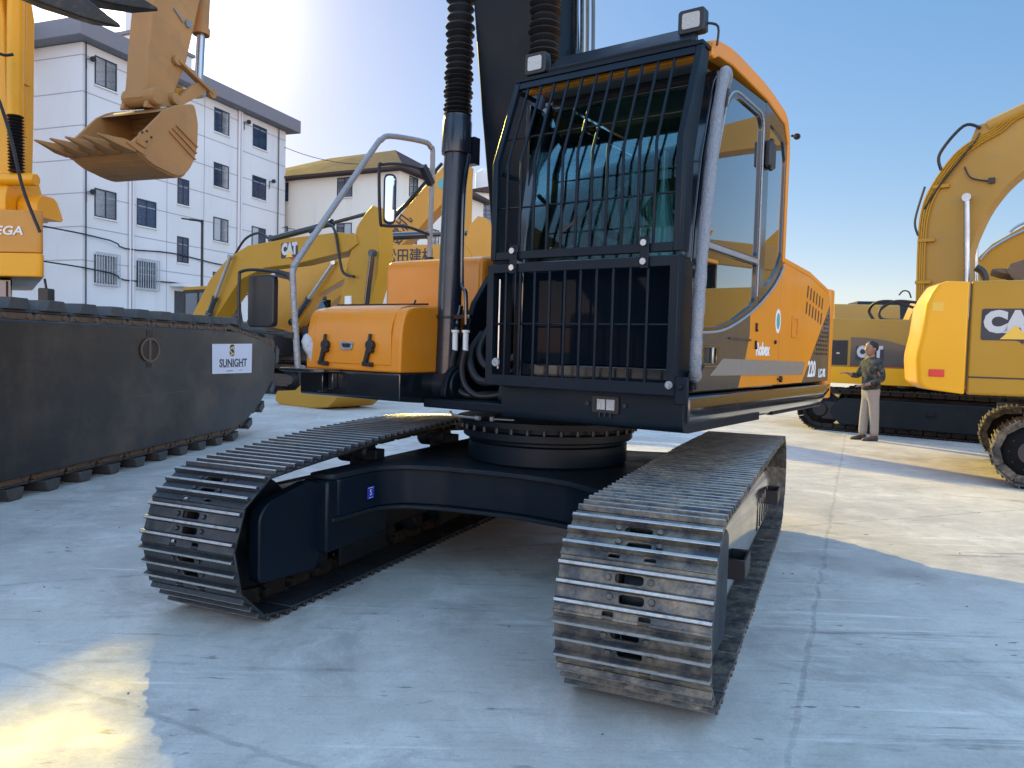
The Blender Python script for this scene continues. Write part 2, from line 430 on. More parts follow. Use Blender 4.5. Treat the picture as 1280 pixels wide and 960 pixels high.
G = 1.095
sl, _ = track_path(-1.65, 1.60, .345, [(-1.0, .80), (-.4, .835), (.3, .845), (1.0, .80)], 41)
sr, _ = track_path(-1.65, 1.60, .345, [(-.8, .752), (.3, .756), (1.0, .75)], 41)
chL = crawler(EX, 'crawler_track', -G, sl, .6, 'shoe_clean', RZ)
chR = crawler(EX, 'crawler_track', G, sr, .6, 'shoe', RZ)
for sgn in (-1, 1):
    c = sgn*G
    s = MB(); s.lathe([(.0, -.10), (.10, -.10), (.12, -.06), (.25, -.05), (.30, -.055), (.30, .055), (.25, .05), (.12, .06), (.10, .10), (0, .10)], (c, -1.62, .40), (1, 0, 0), 32)
    idl = E(s, 'idler_wheel', 'navy_flat', rotz=RZ)
    s = MB(); s.lathe([(0, -.16), (.20, -.16), (.22, -.12), (.22, -.03), (.29, -.025), (.29, .025), (.22, .03), (.22, .12), (.20, .16), (0, .16)], (c, 1.58, .40), (1, 0, 0), 22)
    E(s, 'sprocket', 'navy_flat', rotz=RZ)
    # side frame with sloping top
    s = MB()
    a, b = c-.15, c+.15
    sec = [(a, .20), (b, .20), (b, .50), (b-.06, .585), (a+.06, .585), (a, .50)]
    s.loft([[(x, u, z) for x, z in sec] for u in (-1.34, 1.25)])
    fr = E(s, 'track_frame', 'navy_flat', rotz=RZ, bevel=.012)
    # front end guard boxes (both sides of the idler)
    for d in (-1, 1):
        x = c+d*.225
        s = MB(); s.prism(rnd([(-1.80, .20), (-1.34, .16), (-1.30, .30), (-1.30, .62), (-1.40, .665), (-1.74, .60), (-1.80, .54)], .04, 4), 'x', x-.035 if d < 0 else x-.035, x+.035)
        E(s, 'idler_guard', 'navy', rotz=RZ, bevel=.008)
    for k in range(7):
        u = -1.12+k*.37
        s = MB(); s.lathe([(0, -.13), (.05, -.13), (.055, -.11), (.085, -.10), (.085, -.06), (.07, -.05), (.07, .05), (.085, .06), (.085, .10), (.055, .11), (.05, .13), (0, .13)], (c, u, .16), (1, 0, 0), 18)
        E(s, 'track_roller', 'navy_flat', rotz=RZ)
    for u in (-.62, .42):
        z = .66 if sgn > 0 else .72
        s = MB(); s.lathe([(0, -.12), (.06, -.12), (.075, -.10), (.075, -.03), (.06, -.02), (.06, .02), (.075, .03), (.075, .10), (.06, .12), (0, .12)], (c, u, z), (1, 0, 0), 18)
        s.box(c-.1*sgn-.11, c-.1*sgn+.09, u-.05, u+.05, .5, z+.02)
        E(s, 'carrier_roller', 'navy_flat', rotz=RZ, bevel=.004)
# track guide guards along the rollers
for sgn in (-1, 1):
    for u in (-.75, .5):
        s = MB(); s.box(sgn*G-.17, sgn*G-.145, u-.25, u+.25, .08, .24).box(sgn*G+.145, sgn*G+.17, u-.25, u+.25, .08, .24)
        E(s, 'roller_guard', 'navy_flat', rotz=RZ, bevel=.005)
# outer cover and steps on the right track frame
for sgn in (1, -1):
    x0, x1 = (1.25, 1.31) if sgn > 0 else (-1.31, -1.25)
    s = MB(); s.loft([[(x, u, z) for x, z in ((x0, .22), (x1, .22), (x1, .46), ((x0+x1)/2+.0, .55), (x0, .57))] for u in (-1.30, 1.42)])
    for k in range(5):
        u = .5+.17*k; s.box(x1-.002 if sgn > 0 else x0-.006, x1+.006 if sgn > 0 else x0+.002, u, u+.03, .24, .44)
    E(s, 'frame_cover', 'navy_gloss', rotz=RZ, bevel=.01)
    for u in (-.90, 1.15):
        a, b = (1.31, 1.40) if sgn > 0 else (-1.40, -1.31)
        s = MB(); s.box(a, b, u-.11, u-.095, .33, .43).box(a, b, u+.095, u+.11, .33, .43).box(b-.015 if sgn > 0 else a, b if sgn > 0 else a+.015, u-.095, u+.095, .33, .43).box(a, b, u-.095, u+.095, .33, .345)
        E(s, 'step_bracket', 'black', rotz=RZ, bevel=.004)
# travel motor covers
for sgn in (-1, 1):
    s = MB(); s.lathe([(0, 0), (.17, 0), (.19, .03), (.19, .16), (.15, .2), (0, .2)], (sgn*(G-.16), 1.58, .40), (-sgn, 0, 0), 24)
    E(s, 'travel_motor', 'navy_flat', rotz=RZ)

# X-shaped centre frame
def xframe(mb, zt, zb, inset=0.):
    half = [(-.93, -1.32), (-.77, -1.30), (-.745, -.90), (-.64, -.77), (-.40, -.71), (-.1, -.70), (.12, -.71), (.42, -.78), (.66, -.95), (.78, -1.28), (.93, -1.30)]
    front = [(v, u+inset) for v, u in half]; back = [(-v, -u) for v, u in front]
    return rnd(front+back, .05, 3)
o = xframe(None, 0, 0)
s = MB(); s.prism(o, 'z', .655, .685)
E(s, 'center_frame', 'navy_flat', rotz=RZ, bevel=.006)
s = MB()
web = xframe(None, 0, 0, .045); bot = xframe(None, 0, 0, .0)
s.prism(web, 'z', .44, .653)
E(s, 'frame_web', 'navy', rotz=RZ, bevel=.006)
s = MB(); s.prism(bot, 'z', .415, .438)
E(s, 'frame_bottom_plate', 'navy_flat', rotz=RZ, bevel=.005)
for sgn in (-1, 1):   # outboard leg boxes joining the side frames
    for u0, u1 in ((-1.33, -.72), (.72, 1.33)):
        s = MB(); x0, x1 = sorted((sgn*.78, sgn*.95))
        s.box(x0, x1, u0, u1, .25, .652)
        E(s, 'frame_leg', 'navy', rotz=RZ, bevel=.015)
stk = MB(); stk.box(-.7435, -.742, -1.0, -.93, .50, .57); bs = E(stk, 'blue_sticker', 'blue_mark', rotz=RZ)
tx = text('sticker_mark', 'S', .05, 'white', bs, (-.7415, -.965, .535), (PI/2, 0, PI/2), .0006)
l_ = MB(); l_.box(-.7418, -.7408, -.99, -.94, .563, .566); l_.box(-.7418, -.7408, -.985, -.945, .505, .508); l_.build('sticker_line', 'white', bs)

# swing bearing
s = MB(); s.lathe([(.0, 0), (.515, 0), (.525, .01), (.525, .12), (.50, .13), (.50, .145), (.55, .15), (.56, .16), (.56, .20), (.53, .21), (.53, .235), (.60, .24), (.60, .275), (0, .275)], (0, 0, .688), (0, 0, 1), 64)
E(s, 'swing_bearing', 'navy', angle=30)
s = MB()
for k in range(36):
    a = 2*PI*k/36; s.cyl((.578*math.cos(a), .578*math.sin(a), .895), (.578*math.cos(a), .578*math.sin(a), .925), .013, 6)
E(s, 'bearing_bolts', 'black')
s = MB(); s.tube(bez([(-.30, -.66, 1.01), (-.26, -.665, .99), (-.10, -.66, .985)], 4), .008, 6).cyl((-.10, -.66, .985), (-.07, -.66, .985), .014, 8)
E(s, 'grease_line', 'galv')
s = MB(); s.tube([(.02, -.64, .985), (.14, -.60, .985)], .005, 6).cyl((-.0, -.645, .985), (.02, -.64, .985), .016, 6)
E(s, 'grease_fitting', 'galv')

# ---------------------------------------------------------------- upper structure
s = MB()   # centre frame of the house
s.box(-.47, .298, -.72, 1.8, 1.03, 1.085)
s.box(-.45, -.41, -.30, 1.6, 1.085, 1.35)
s.prism([(-.62, 1.085), (-.35, 1.70), (-.18, 1.90), (.1, 1.90), (.5, 1.4), (.5, 1.085)], 'x', -.405, -.36)
s.prism([(-.62, 1.085), (-.35, 1.70), (-.18, 1.90), (.1, 1.90), (.5, 1.4), (.5, 1.085)], 'x', .115, .16)
E(s, 'revolving_frame', 'navy', bevel=.008)
s = MB(); s.box(-.35, .11, .35, .5, 1.09, 1.85)
E(s, 'hydraulic_bay', 'navy_flat', bevel=.01)
# left deck
s = MB(); s.prism(rnd([(-.93, 1.07), (-.93, 1.238), (.9, 1.238), (.9, 1.10), (-.70, 1.05)], [.02,.01,0,0,.1], 4), 'x', -1.375, -.475)
E(s, 'side_deck', 'navy_gloss', bevel=.006)
s = MB(); s.prism(rnd([(-1.46, -.93), (-1.44, -1.06), (-1.30, -1.13), (-1.02, -1.10), (-.98, -.93)], [.0,.06,.06,.06,0], 5), 'z', 1.225, 1.247)
s.box(-1.14, -1.09, -.99, -.931, 1.10, 1.222).box(-1.055, -1.015, -.975, -.931, 1.12, 1.222)
E(s, 'front_step', 'navy_gloss', bevel=.004)
# toolbox
s = MB()
prof = rnd([(-.93, 1.242), (-.925, 1.50), (-.885, 1.625), (-.78, 1.652), (-.215, 1.66), (-.215, 1.242)], [.0,.1,.10,.12,.02,0], 6)
s.prism(prof, 'x', -1.325, -.475)
tb = E(s, 'toolbox', 'orange', bevel=.045, seg=4)
s = MB()
s.loft([[(-1.23+.0, -.936+.0, 1.285), (-.55, -.936, 1.285), (-.55, -.926, 1.285), (-1.23, -.926, 1.285)],
        [(-1.23, -.936, 1.49), (-.55, -.936, 1.49), (-.55, -.926, 1.49), (-1.23, -.926, 1.49)],
        [(-1.23, -.925, 1.545), (-.55, -.925, 1.545), (-.55, -.913, 1.54), (-1.23, -.913, 1.54)],
        [(-1.23, -.899, 1.60), (-.55, -.899, 1.60), (-.55, -.885, 1.59), (-1.23, -.885, 1.59)],
        [(-1.23, -.845, 1.642), (-.55, -.845, 1.642), (-.55, -.838, 1.63), (-1.23, -.838, 1.63)],
        [(-1.23, -.78, 1.661), (-.55, -.78, 1.661), (-.55, -.78, 1.65), (-1.23, -.78, 1.65)],
        [(-1.23, -.30, 1.668), (-.55, -.30, 1.668), (-.55, -.30, 1.655), (-1.23, -.30, 1.655)]])
lid = s.build('toolbox_lid', 'orange', EX, bevel=.005, seg=3, angle=50)
for (v, w) in ((-1.135, 1.38), (-.73, 1.385)):
    s = MB(); y = -.938
    s.obox((v+.02, y-.012, w+.09), (v+.012, y-.02, w-.01), .016, .016, (0, 1, 0))
    s.cyl((v+.025, y, w+.02), (v+.025, y-.03, w+.02), .032, 12).cyl((v+.03, y, w-.01), (v+.03, y-.035, w-.01), .020, 10)
    s.obox((v+.01, y-.014, w), (v-.015, y-.014, w-.085), .026, .022, (0, 1, 0))
    s.obox((v-.045, y-.008, w-.095), (v+.04, y-.008, w-.10), .028, .018, (0, 1, 0))
    s.cyl((v+.028, y-.02, w-.10), (v+.028, y-.024, w-.10), .006, 8)
    E(s, 'latch', 'black', bevel=.003)
s = MB(); s.plate(rnd([(-.99, 1.425), (-.865, 1.425), (-.88, 1.372), (-.975, 1.372)], .014, 4), [rnd([(-.972, 1.412), (-.883, 1.412), (-.893, 1.386), (-.962, 1.386)], .008, 3)], 'y', -.946, -.936)
hd = E(s, 'lid_handle', 'galv', bevel=.002)
s = MB(); s.prism(rnd([(-.972, 1.412), (-.883, 1.412), (-.893, 1.386), (-.962, 1.386)], .008, 3), 'y', -.940, -.9365)
s.build('handle_recess', 'black', hd)
s = MB(); s.tube([(-1.28, -.70, 1.672), (-.50, -.66, 1.672)], .007, 6); s.tube([(-.62, -.665, 1.66), (-.60, -.665, 1.70)], .006, 6)
E(s, 'lid_seal', 'black')
# fuel tank
s = MB(); s.prism(rnd([(-.21, 1.242), (-.21, 2.03), (.8, 2.05), (.8, 1.242)], [0,.09,.05,0], 6), 'x', -1.32, -.42)
E(s, 'fuel_tank', 'orange', bevel=.035, seg=4)
s = MB(); s.box(-1.31, -.43, .805, 1.84, 1.10, 1.98)
E(s, 'pump_compartment', 'orange', bevel=.03)

# handrail and mirrors
V = -1.38
rail = [(V, -.90, 1.236), (V, -.945, 1.25), (V, -.955, 1.30), (V, -1.0, 1.82), (V, -.99, 1.90), (V, -.93, 2.0), (V, -.30, 2.82), (V, -.22, 2.91), (V, -.12, 2.965), (V, .24, 3.01), (V, .33, 2.99), (V, .36, 2.91), (V, .35, 2.3), (V, .345, 1.60)]
s = MB(); s.tube([tuple(p) for p in bez(rail, 6)], .021, 12)
E(s, 'handrail', 'galv')
s = MB(); s.tube([(V, .352, 2.12), (V, .345, 1.62)], .034, 10).box(V-.03, V+.03, .30, .39, 1.2, 1.63)
E(s, 'rail_socket', 'black')
s = MB(); s.tube(bez([(V, .30, 2.77), (V-.02, .22, 2.80), (V-.05, .05, 2.80), (V-.06, -.13, 2.76), (V-.06, -.17, 2.72), (V-.06, -.15, 2.35), (V-.06, -.10, 2.31), (V-.03, .10, 2.33), (V, .33, 2.30)], 6), .012, 8)
s.obox((V, .35, 2.70), (V, .24, 2.82), .05, .05)
mr = E(s, 'mirror_arm', 'black')
s = MB()
mc = Vector((V-.06, -.05, 2.52)); nd = Vector((.79, -.61, 0)).normalized(); td = Vector((nd.y, -nd.x, 0))*-1
def mirror(mb, c, t, n, hw, hh, th, r=.05):
    o = rnd(rect(-hw, hw, -hh, hh), r, 5)
    mb.loft([[c+t*x+Vector((0,0,1))*z+n*d for x, z in o] for d in (0, th)])
s = MB(); mirror(s, mc, td, -nd, .048, .19, .03); mb = s.build('mirror_housing', 'black', mr, bevel=.006)
s = MB(); mirror(s, mc+nd*.006, td, -nd, .038, .172, .004); s.build('mirror_face', 'mirror', mr)
s = MB()
s.tube(bez([(V, -.995, 1.80), (-1.45, -1.03, 1.86), (-1.62, -1.10, 1.885), (-1.735, -1.135, 1.875), (-1.755, -1.14, 1.83), (-1.755, -1.14, 1.56), (-1.735, -1.13, 1.50), (-1.62, -1.10, 1.475), (-1.42, -1.0, 1.46)], 6), .011, 8)
s.obox((V-.01, -.99, 1.84), (-1.50, -1.03, 1.865), .045, .05); s.obox((V, -.98, 1.455), (-1.45, -1.0, 1.465), .04, .04)
mr2 = E(s, 'mirror_arm', 'black')
s = MB(); mirror(s, Vector((-1.63, -1.07, 1.68)), Vector((1,0,0)), Vector((0,1,0)), .135, .175, .05, .045); s.build('mirror_housing', 'black', mr2, bevel=.012, seg=3)
s = MB(); s.lathe([(0,0), (.02,.01), (.045,.04), (.05,.09), (.04,.14), (.045,.19), (.02,.22), (0,.225)], (V+.05, -.93, 1.47), (.3, .25, -1), 9)
E(s, 'plastic_wrap', 'white_wrap')

# ---------------------------------------------------------------- cab
s = MB()   # skirt under the cab
s.prism(rnd([(-.964, 1.045), (-.964, 1.208), (.2, 1.208), (.2, 1.03), (-.90, 1.03)], [.03,.006,0,0,.02], 4), 'x', .302, 1.335)
E(s, 'cab_base', 'navy', bevel=.006)
s = MB(); s.plate(rnd(rect(.865, 1.01, 1.105, 1.185), .008, 3), [rnd(rect(.885, .99, 1.118, 1.172), .006, 3)], 'y', -.975, -.965)
s.cyl((.835, -.965, 1.145), (.835, -.973, 1.145), .011, 10).cyl((1.04, -.965, 1.145), (1.04, -.973, 1.145), .011, 10)
for v in (.905, .935, .965): s.box(v-.004, v+.004, -.974, -.966, 1.085, 1.118)
wl = E(s, 'work_light', 'black')
s = MB(); s.box(.889, .934, -.972, -.966, 1.119, 1.171).box(.941, .986, -.972, -.966, 1.119, 1.171); s.build('lens', 'lens', wl)
# side skirt with turned-in lower edge and rounded rear end
s = MB()
sec = [(1.10, 1.205), (1.345, 1.205), (1.352, 1.19), (1.352, 1.10), (1.335, 1.075), (1.27, 1.035), (1.10, 1.035)]
s.loft([[(v, u, z if u < 1.7 or z > 1.15 else max(z, z+(u-1.70)*.28)) for v, z in sec] for u in (-.93, -.5, 0, .5, 1., 1.5, 1.7, 1.82, 1.90)])
E(s, 'side_skirt', 'navy_gloss', bevel=.008, angle=50)

A_OUT = [(-.87, 1.215), (-.87, 1.80), (-.855, 2.0), (-.79, 2.35), (-.66, 2.74), (-.60, 2.80)]
# cab shell: floor, pillars, back frame, inner side
s = MB()
s.box(.305, 1.30, -.85, .56, 1.212, 1.26)
for v0, v1 in ((.305, .36), (1.255, 1.31)):
    P = [(u, w) for u, w in A_OUT]+[(u+.06, w) for u, w in reversed(A_OUT)]
    s.prism(P, 'x', v0, v1)
    s.box(v0, v1, .49, .555, 1.262, 2.78)
    s.prism([(-.62, 2.74), (.5, 2.74), (.5, 2.80), (-.62, 2.80)], 'x', v0, v1)
s.box(.365, 1.25, .50, .55, 1.262, 1.95)
s.box(.365, 1.25, .50, .55, 2.66, 2.80)
s.box(.365, 1.25, -.64, -.58, 2.74, 2.80)
s.box(.365, 1.25, -.868, -.82, 1.262, 1.33)
s.box(.365, 1.25, -.868, -.84, 1.83, 1.875)
s.box(.315, .35, .0, .08, 1.262, 2.74)
s.box(.315, .35, -.82, .49, 1.262, 1.62)
cab = E(s, 'cab', 'navy_gloss', bevel=.006)
s = MB(); s.box(.37, 1.25, -.735, .49, 2.802, 2.83); s.box(1.0, 1.25, .42, .49, 1.27, 2.6)
E(s, 'cab_liner', 'cabin', bevel=.01)
# orange roof cap and rear edge
outer = rnd([(-.79, 2.81), (-.77, 2.895), (-.50, 2.935), (.10, 2.925), (.50, 2.87), (.578, 2.72), (.572, 2.3), (.572, 1.985)], [0,.06,.12,.2,.14,.12,0,0], 6)
inner = [(.556, 1.985), (.556, 2.3), (.556, 2.70), (.47, 2.815), (.10, 2.865), (-.5, 2.87), (-.70, 2.84), (-.72, 2.81)]
s = MB(); s.prism(outer+inner, 'x', .36, 1.27)
s.prism(outer+[(.535, 1.985), (.535, 2.70), (.46, 2.80), (.10, 2.845), (-.5, 2.85), (-.70, 2.83), (-.76, 2.80)], 'x', 1.273, 1.345)
s.prism(outer+[(.535, 1.985), (.535, 2.70), (.46, 2.80), (.10, 2.845), (-.5, 2.85), (-.70, 2.83), (-.76, 2.80)], 'x', .295, .357)
roof = E(s, 'cab_roof', 'orange', bevel=.012, seg=3)
s = MB(); s.box(.7, .95, -.1, .4, 2.935, 2.965)
s.build('roof_hatch', 'black', roof, bevel=.01)
s = MB(); s.box(1.12, 1.22, -.55, -.42, 2.93, 2.975)
s.build('lamp_base', 'orange', roof, bevel=.012)
# door
front = [(-.862, 1.232), (-.862, 1.80), (-.845, 2.0), (-.775, 2.35), (-.645, 2.74), (-.60, 2.795)]
s = MB()
d_out = front+rnd([(.088, 2.83), (.088, 1.232)], 0)
w1 = rnd([(-.795, 1.955), (.030, 1.96), (.030, 2.728), (-.50, 2.728)], [.02,.03,.07,.16], 6)
w2 = rnd([(-.80, 1.535), (-.56, 1.545), (-.32, 1.59), (-.02, 1.685), (.030, 1.72), (.030, 1.915), (-.795, 1.905)], .012, 3)
s.plate(d_out, [w1, w2], 'x', 1.312, 1.336)
door = E(s, 'cab_door', 'navy_gloss', bevel=.004)
s = MB(); s.prism([(p[0], p[1]) for p in w1], 'x', 1.320, 1.324); s.build('door_window', 'glass_dark', door)
s = MB(); s.prism([(p[0], p[1]) for p in w2], 'x', 1.320, 1.324); s.build('lower_door_window', 'glass_dark', door)
s = MB(); s.prism([(-.80, 1.915), (.035, 1.918), (.035, 1.945), (-.80, 1.942)], 'x', 1.338, 1.350); s.build('window_rail', 'galv', door, bevel=.004)
s = MB()   # bright trim round the window
s.tube([(1.338, u, w) for u, w in rnd([(-.82, 1.93), (-.515, 2.755), (.052, 2.755), (.052, 1.74)], [0,.16,.08,0], 6)], .006, 6)
s.build('window_trim', 'galv', door)
s = MB(); s.prism([(-.862, 1.228), (-.862, 1.50), (-.56, 1.515), (-.32, 1.558), (-.06, 1.635), (-.053, 1.522), (-.11, 1.40), (-.219, 1.228)], 'x', 1.337, 1.3405)
s.build('lower_door_skin', 'dark_decal', door)
s = MB(); s.tube([(1.341, u, w) for u, w in [tuple(p)[:2] for p in bez([(-.862, 1.505, 0), (-.56, 1.522, 0), (-.32, 1.565, 0), (0, 1.66, 0), (.288, 1.78, 0), (.45, 1.87, 0), (.56, 1.96, 0)], 6)]], .007, 6)
E(s, 'waist_trim', 'galv')
s = MB(); s.plate(rnd(rect(-.80, -.565, 1.345, 1.455), .03, 5), [rnd(rect(-.77, -.60, 1.362, 1.438), .02, 4)], 'x', 1.3407, 1.352)
dh = s.build('door_handle', 'navy_gloss', door, bevel=.003)
s = MB(); s.box(1.3407, 1.3425, -.77, -.60, 1.362, 1.438); s.build('handle_recess', 'black', dh)
s = MB(); s.box(1.343, 1.358, -.665, -.645, 1.36, 1.44); s.build('handle_bar', 'steel', dh, bevel=.004)
s = MB(); s.box(1.338, 1.37, .085, .20, 2.48, 2.62).cyl((1.36, .14, 2.46), (1.36, .14, 2.64), .014, 8)
E(s, 'door_hinge', 'black', bevel=.005)
# rear quarter
s = MB()
q_out = [(.096, 1.70), (.288, 1.785), (.45, 1.875), (.560, 1.965), (.560, 2.3), (.545, 2.70), (.46, 2.81), (.10, 2.85)]
q_in = rnd([(.185, 1.80), (.32, 1.86), (.45, 1.95), (.515, 2.03), (.515, 2.60), (.46, 2.70), (.185, 2.74)], .02, 3)
s.plate(q_out, [q_in], 'x', 1.312, 1.334)
qt = E(s, 'quarter_panel', 'navy_gloss', bevel=.003)
s = MB(); s.prism(q_in, 'x', 1.320, 1.324); s.build('quarter_window', 'glass_dark', qt)
# inner side window, rear window, windshields
s = MB(); s.box(.328, .332, -.80, .48, 1.625, 2.735); E(s, 'boom_side_window', 'glass')
s = MB(); s.box(.37, 1.0, .52, .524, 1.955, 2.655); E(s, 'rear_window', 'glass')
s = MB()
ws = [(u+.02, w) for u, w in A_OUT[1:]]
s.loft([[(v, u, w) for v in (.362, 1.253)]+[(v, u+.005, w) for v in (1.253, .362)] for u, w in ws]); E(s, 'windshield', 'glass_front')
s = MB(); s.box(.365, 1.25, -.853, -.848, 1.335, 1.825); E(s, 'lower_windshield', 'glass_low')
s = MB(); s.obox((.55, -.83, 2.02), (.95, -.76, 2.28), .012, .02); s.obox((.95, -.76, 2.28), (.97, -.81, 1.95), .01, .014)
E(s, 'wiper', 'black')
# interior
s = MB()
s.prism(rnd([(-.35, 1.45), (-.37, 1.62), (.20, 1.60), (.25, 1.45)], .05), 'x', .60, 1.08)
s.prism(rnd([(.10, 1.60), (.30, 2.30), (.40, 2.30), (.27, 1.58)], .05), 'x', .60, 1.08)
s.prism(rnd([(.29, 2.32), (.33, 2.52), (.42, 2.50), (.38, 2.32)], .04), 'x', .70, .98)
s.box(.66, 1.02, -.3, .2, 1.262, 1.46)
E(s, 'operator_seat', 'seat', bevel=.02, seg=3)
s = MB()
for x0, x1 in ((.42, .57), (1.09, 1.22)): s.prism(rnd([(-.45, 1.50), (-.45, 1.78), (.2, 1.74), (.2, 1.50)], .05), 'x', x0, x1)
s.box(.40, .56, -.78, -.70, 1.30, 1.62)
E(s, 'side_console', 'cabin', bevel=.015)
s = MB()
for v in (.50, 1.15): s.tube(bez([(v, -.40, 1.78), (v, -.44, 1.88), (v-.01, -.46, 1.98)], 4), [.018, .012, .012, .011, .012, .014, .018, .024, .026][:9], 8)
for v in (.76, .90): s.tube([(v, -.62, 1.26), (v, -.66, 1.62)], .012, 8)
E(s, 'control_lever', 'black')
s = MB(); s.tube(bez([(.60, -.72, 1.93), (.61, -.70, 2.03), (.68, -.69, 2.06), (.76, -.68, 1.99), (.86, -.68, 1.97), (.92, -.64, 2.10), (.86, -.60, 2.35)], 6), .022, 10)
E(s, 'air_duct', 'cabin')
s = MB(); s.prism(rnd(rect(.44, .60, 1.80, 1.97), .02), 'y', -.74, -.70)
E(s, 'monitor', 'black', bevel=.005)
s = MB(); s.loft([[(1.05+.10*math.cos(a)*k, -.62+.02*math.sin(3*a), 1.90+z+.02*math.sin(a)) for a in [2*PI*i/10 for i in range(10)]] for k, z in ((.55, 0), (.7, .12), (.35, .26), (.12, .40), (.10, .52))])
E(s, 'plastic_cover', 'white_wrap')

# ---------------------------------------------------------------- front guard
def gbar(mb, pts, w=.012): 
    for a, b in zip(pts, pts[1:]): mb.obox(a, b, w, w)
s = MB(); y0, y1 = -1.075, -1.045
s.plate(rect(.272, 1.335, 1.213, 1.842), [rect(.312, 1.292, 1.270, 1.797)], 'y', y0, y1)
for k in range(10): v = .388+k*.0885; s.box(v-.0062, v+.0062, y0+.003, y0+.015, 1.265, 1.80)
s.cyl((.29, y0+.020, 1.535), (1.30, y0+.020, 1.535), .006, 6)
s.box(.275, .300, y1+.001, -.88, 1.22, 1.835).box(1.312, 1.333, y1+.001, -.90, 1.22, 1.835)
gl = E(s, 'lower_guard', 'navy', bevel=.003)
s = MB(); s.cyl((.345, y0-.001, 1.335), (.345, y0-.012, 1.335), .022, 14); s.cyl((1.31, y0-.001, 1.262), (1.31, y0-.01, 1.262), .018, 12).cyl((1.31, y0-.01, 1.262), (1.31, y0-.02, 1.262), .010, 8); s.build('guard_knob', 'galv', gl)
s = MB(); s.box(1.333, 1.395, -1.07, -1.05, 1.175, 1.30).cyl((1.36, -1.071, 1.255), (1.36, -1.085, 1.255), .014, 8); s.build('guard_bracket', 'navy', gl, bevel=.004)
s = MB(); s.tube([(.315, -1.02, 1.30), (.315, -1.02, 1.77)], .006, 6); s.build('gas_strut', 'steel', gl)
GP = [(-1.06, 1.865), (-1.06, 2.365), (-.875, 2.83)]
def gline(w, off=0.):
    if w < 2.365: return -1.06+off
    return -1.06+(w-2.365)/(2.83-2.365)*.185+off
s = MB()
for v0, v1 in ((.287, .318), (1.302, 1.335)):
    s.loft([[(v0, gline(w)-.012, w), (v1, gline(w)-.012, w), (v1, gline(w)+.02, w), (v0, gline(w)+.02, w)] for w in (1.863, 2.365, 2.83)])
def cross(w0, w1, v0=.319, v1=1.301):
    s.loft([[(v0, gline(w)-.010, w), (v1, gline(w)-.010, w), (v1, gline(w)+.018, w), (v0, gline(w)+.018, w)] for w in (w0, w1)])
cross(1.864, 1.905); cross(2.79, 2.829)
for k in range(11):
    v = .375+k*.0825
    s.loft([[(v-.0065, gline(w)-.004, w), (v+.0065, gline(w)-.004, w), (v+.0065, gline(w)+.008, w), (v-.0065, gline(w)+.008, w)] for w in (1.90, 2.365, 2.80)])
for w in (2.13, 2.50): s.cyl((.30, gline(w)+.014, w), (1.30, gline(w)+.014, w), .006, 6)
# side returns down to the cab pillars
s.prism([(-1.038, 1.87), (-1.038, 2.365), (-.86, 2.82), (-.80, 2.82), (-.86, 2.60), (-.94, 2.3), (-.96, 1.87)], 'x', 1.318, 1.334)
for w in (1.9, 2.32, 2.78): s.obox((.31, gline(w)+.02, w), (.31, gline(w)+.18, w), .02, .02)
gu = E(s, 'upper_guard', 'navy', bevel=.003)
s = MB(); s.loft([[(v, -.885, 2.845), (v, -.895, 2.865), (v, -.80, 2.955), (v, -.70, 2.975), (v, -.70, 2.955), (v, -.79, 2.935)] for v in (.50, 1.285)])
s.build('sun_visor', 'navy_flat', gu, bevel=.004)
s = MB(); s.plate(rect(.29, 1.335, 2.832, 2.85), [], 'y', -.89, -.72); s.build('guard_top_plate', 'navy', gu)
for v in (.44, 1.17):
    s = MB(); s.box(v-.022, v+.022, -1.088, -1.079, 1.79, 1.935)
    hg = s.build('guard_hinge', 'navy', EX, bevel=.003)
    s = MB()
    for w in (1.82, 1.905): s.cyl((v, -1.089, w), (v, -1.102, w), .015, 12)
    s.build('hinge_bolts', 'steel', hg)
# bubble-wrapped grab tube
s = MB()
tp = bez([(1.335, -.60, 2.70), (1.37, -.66, 2.745), (1.385, -.735, 2.73), (1.385, -.80, 2.55), (1.385, -.885, 2.15), (1.385, -.925, 1.9), (1.385, -.955, 1.55), (1.385, -.96, 1.36), (1.375, -.93, 1.305), (1.34, -.86, 1.30)], 10)
s.tube(tp, [.026+.004*random.random() for _ in tp], 12)
E(s, 'wrapped_grab_rail', 'wrap')
s = MB(); s.tube([(1.36, -.62, 2.70), (1.345, -.60, 2.62)], .013, 8).cyl((1.34, -.86, 1.30), (1.34, -.84, 1.24), .016, 8).cyl((1.325, -.82, 1.30), (1.36, -.82, 1.36), .02, 8)
E(s, 'rail_bracket', 'black')
# work lamps
for (v, u, w, ry) in ((.41, -.86, 2.915, .0), (1.265, -.84, 2.955, .0)):
    s = MB(); s.loft([[(v+x*k, u+d, w+z*k) for x, z in rnd(rect(-.065, .065, -.055, .055), .018, 4)] for d, k in ((-.03, 1), (.02, 1), (.05, .75))])
    s.obox((v, u, w-.055), (v, u+.01, w-.10), .04, .03)
    lm = E(s, 'work_lamp', 'black', bevel=.004)
    s = MB(); s.prism(rnd([(v-.043, w-.036), (v+.043, w-.036), (v+.043, w+.036), (v-.043, w+.036)], .012, 4), 'y', u-.034, u-.0305); s.build('lens', 'lens', lm)
s = MB(); s.tube(bez([(1.32, -.82, 2.95), (1.37, -.80, 2.93), (1.36, -.78, 2.85)], 4), .006, 6); E(s, 'lamp_cable', 'black')
s = MB(); s.cyl((1.345, .60, 2.77), (1.345, .70, 2.79), .008, 8).cyl((1.345, .70, 2.79), (1.345, .72, 2.795), .02, 10); E(s, 'antenna_mount', 'black')

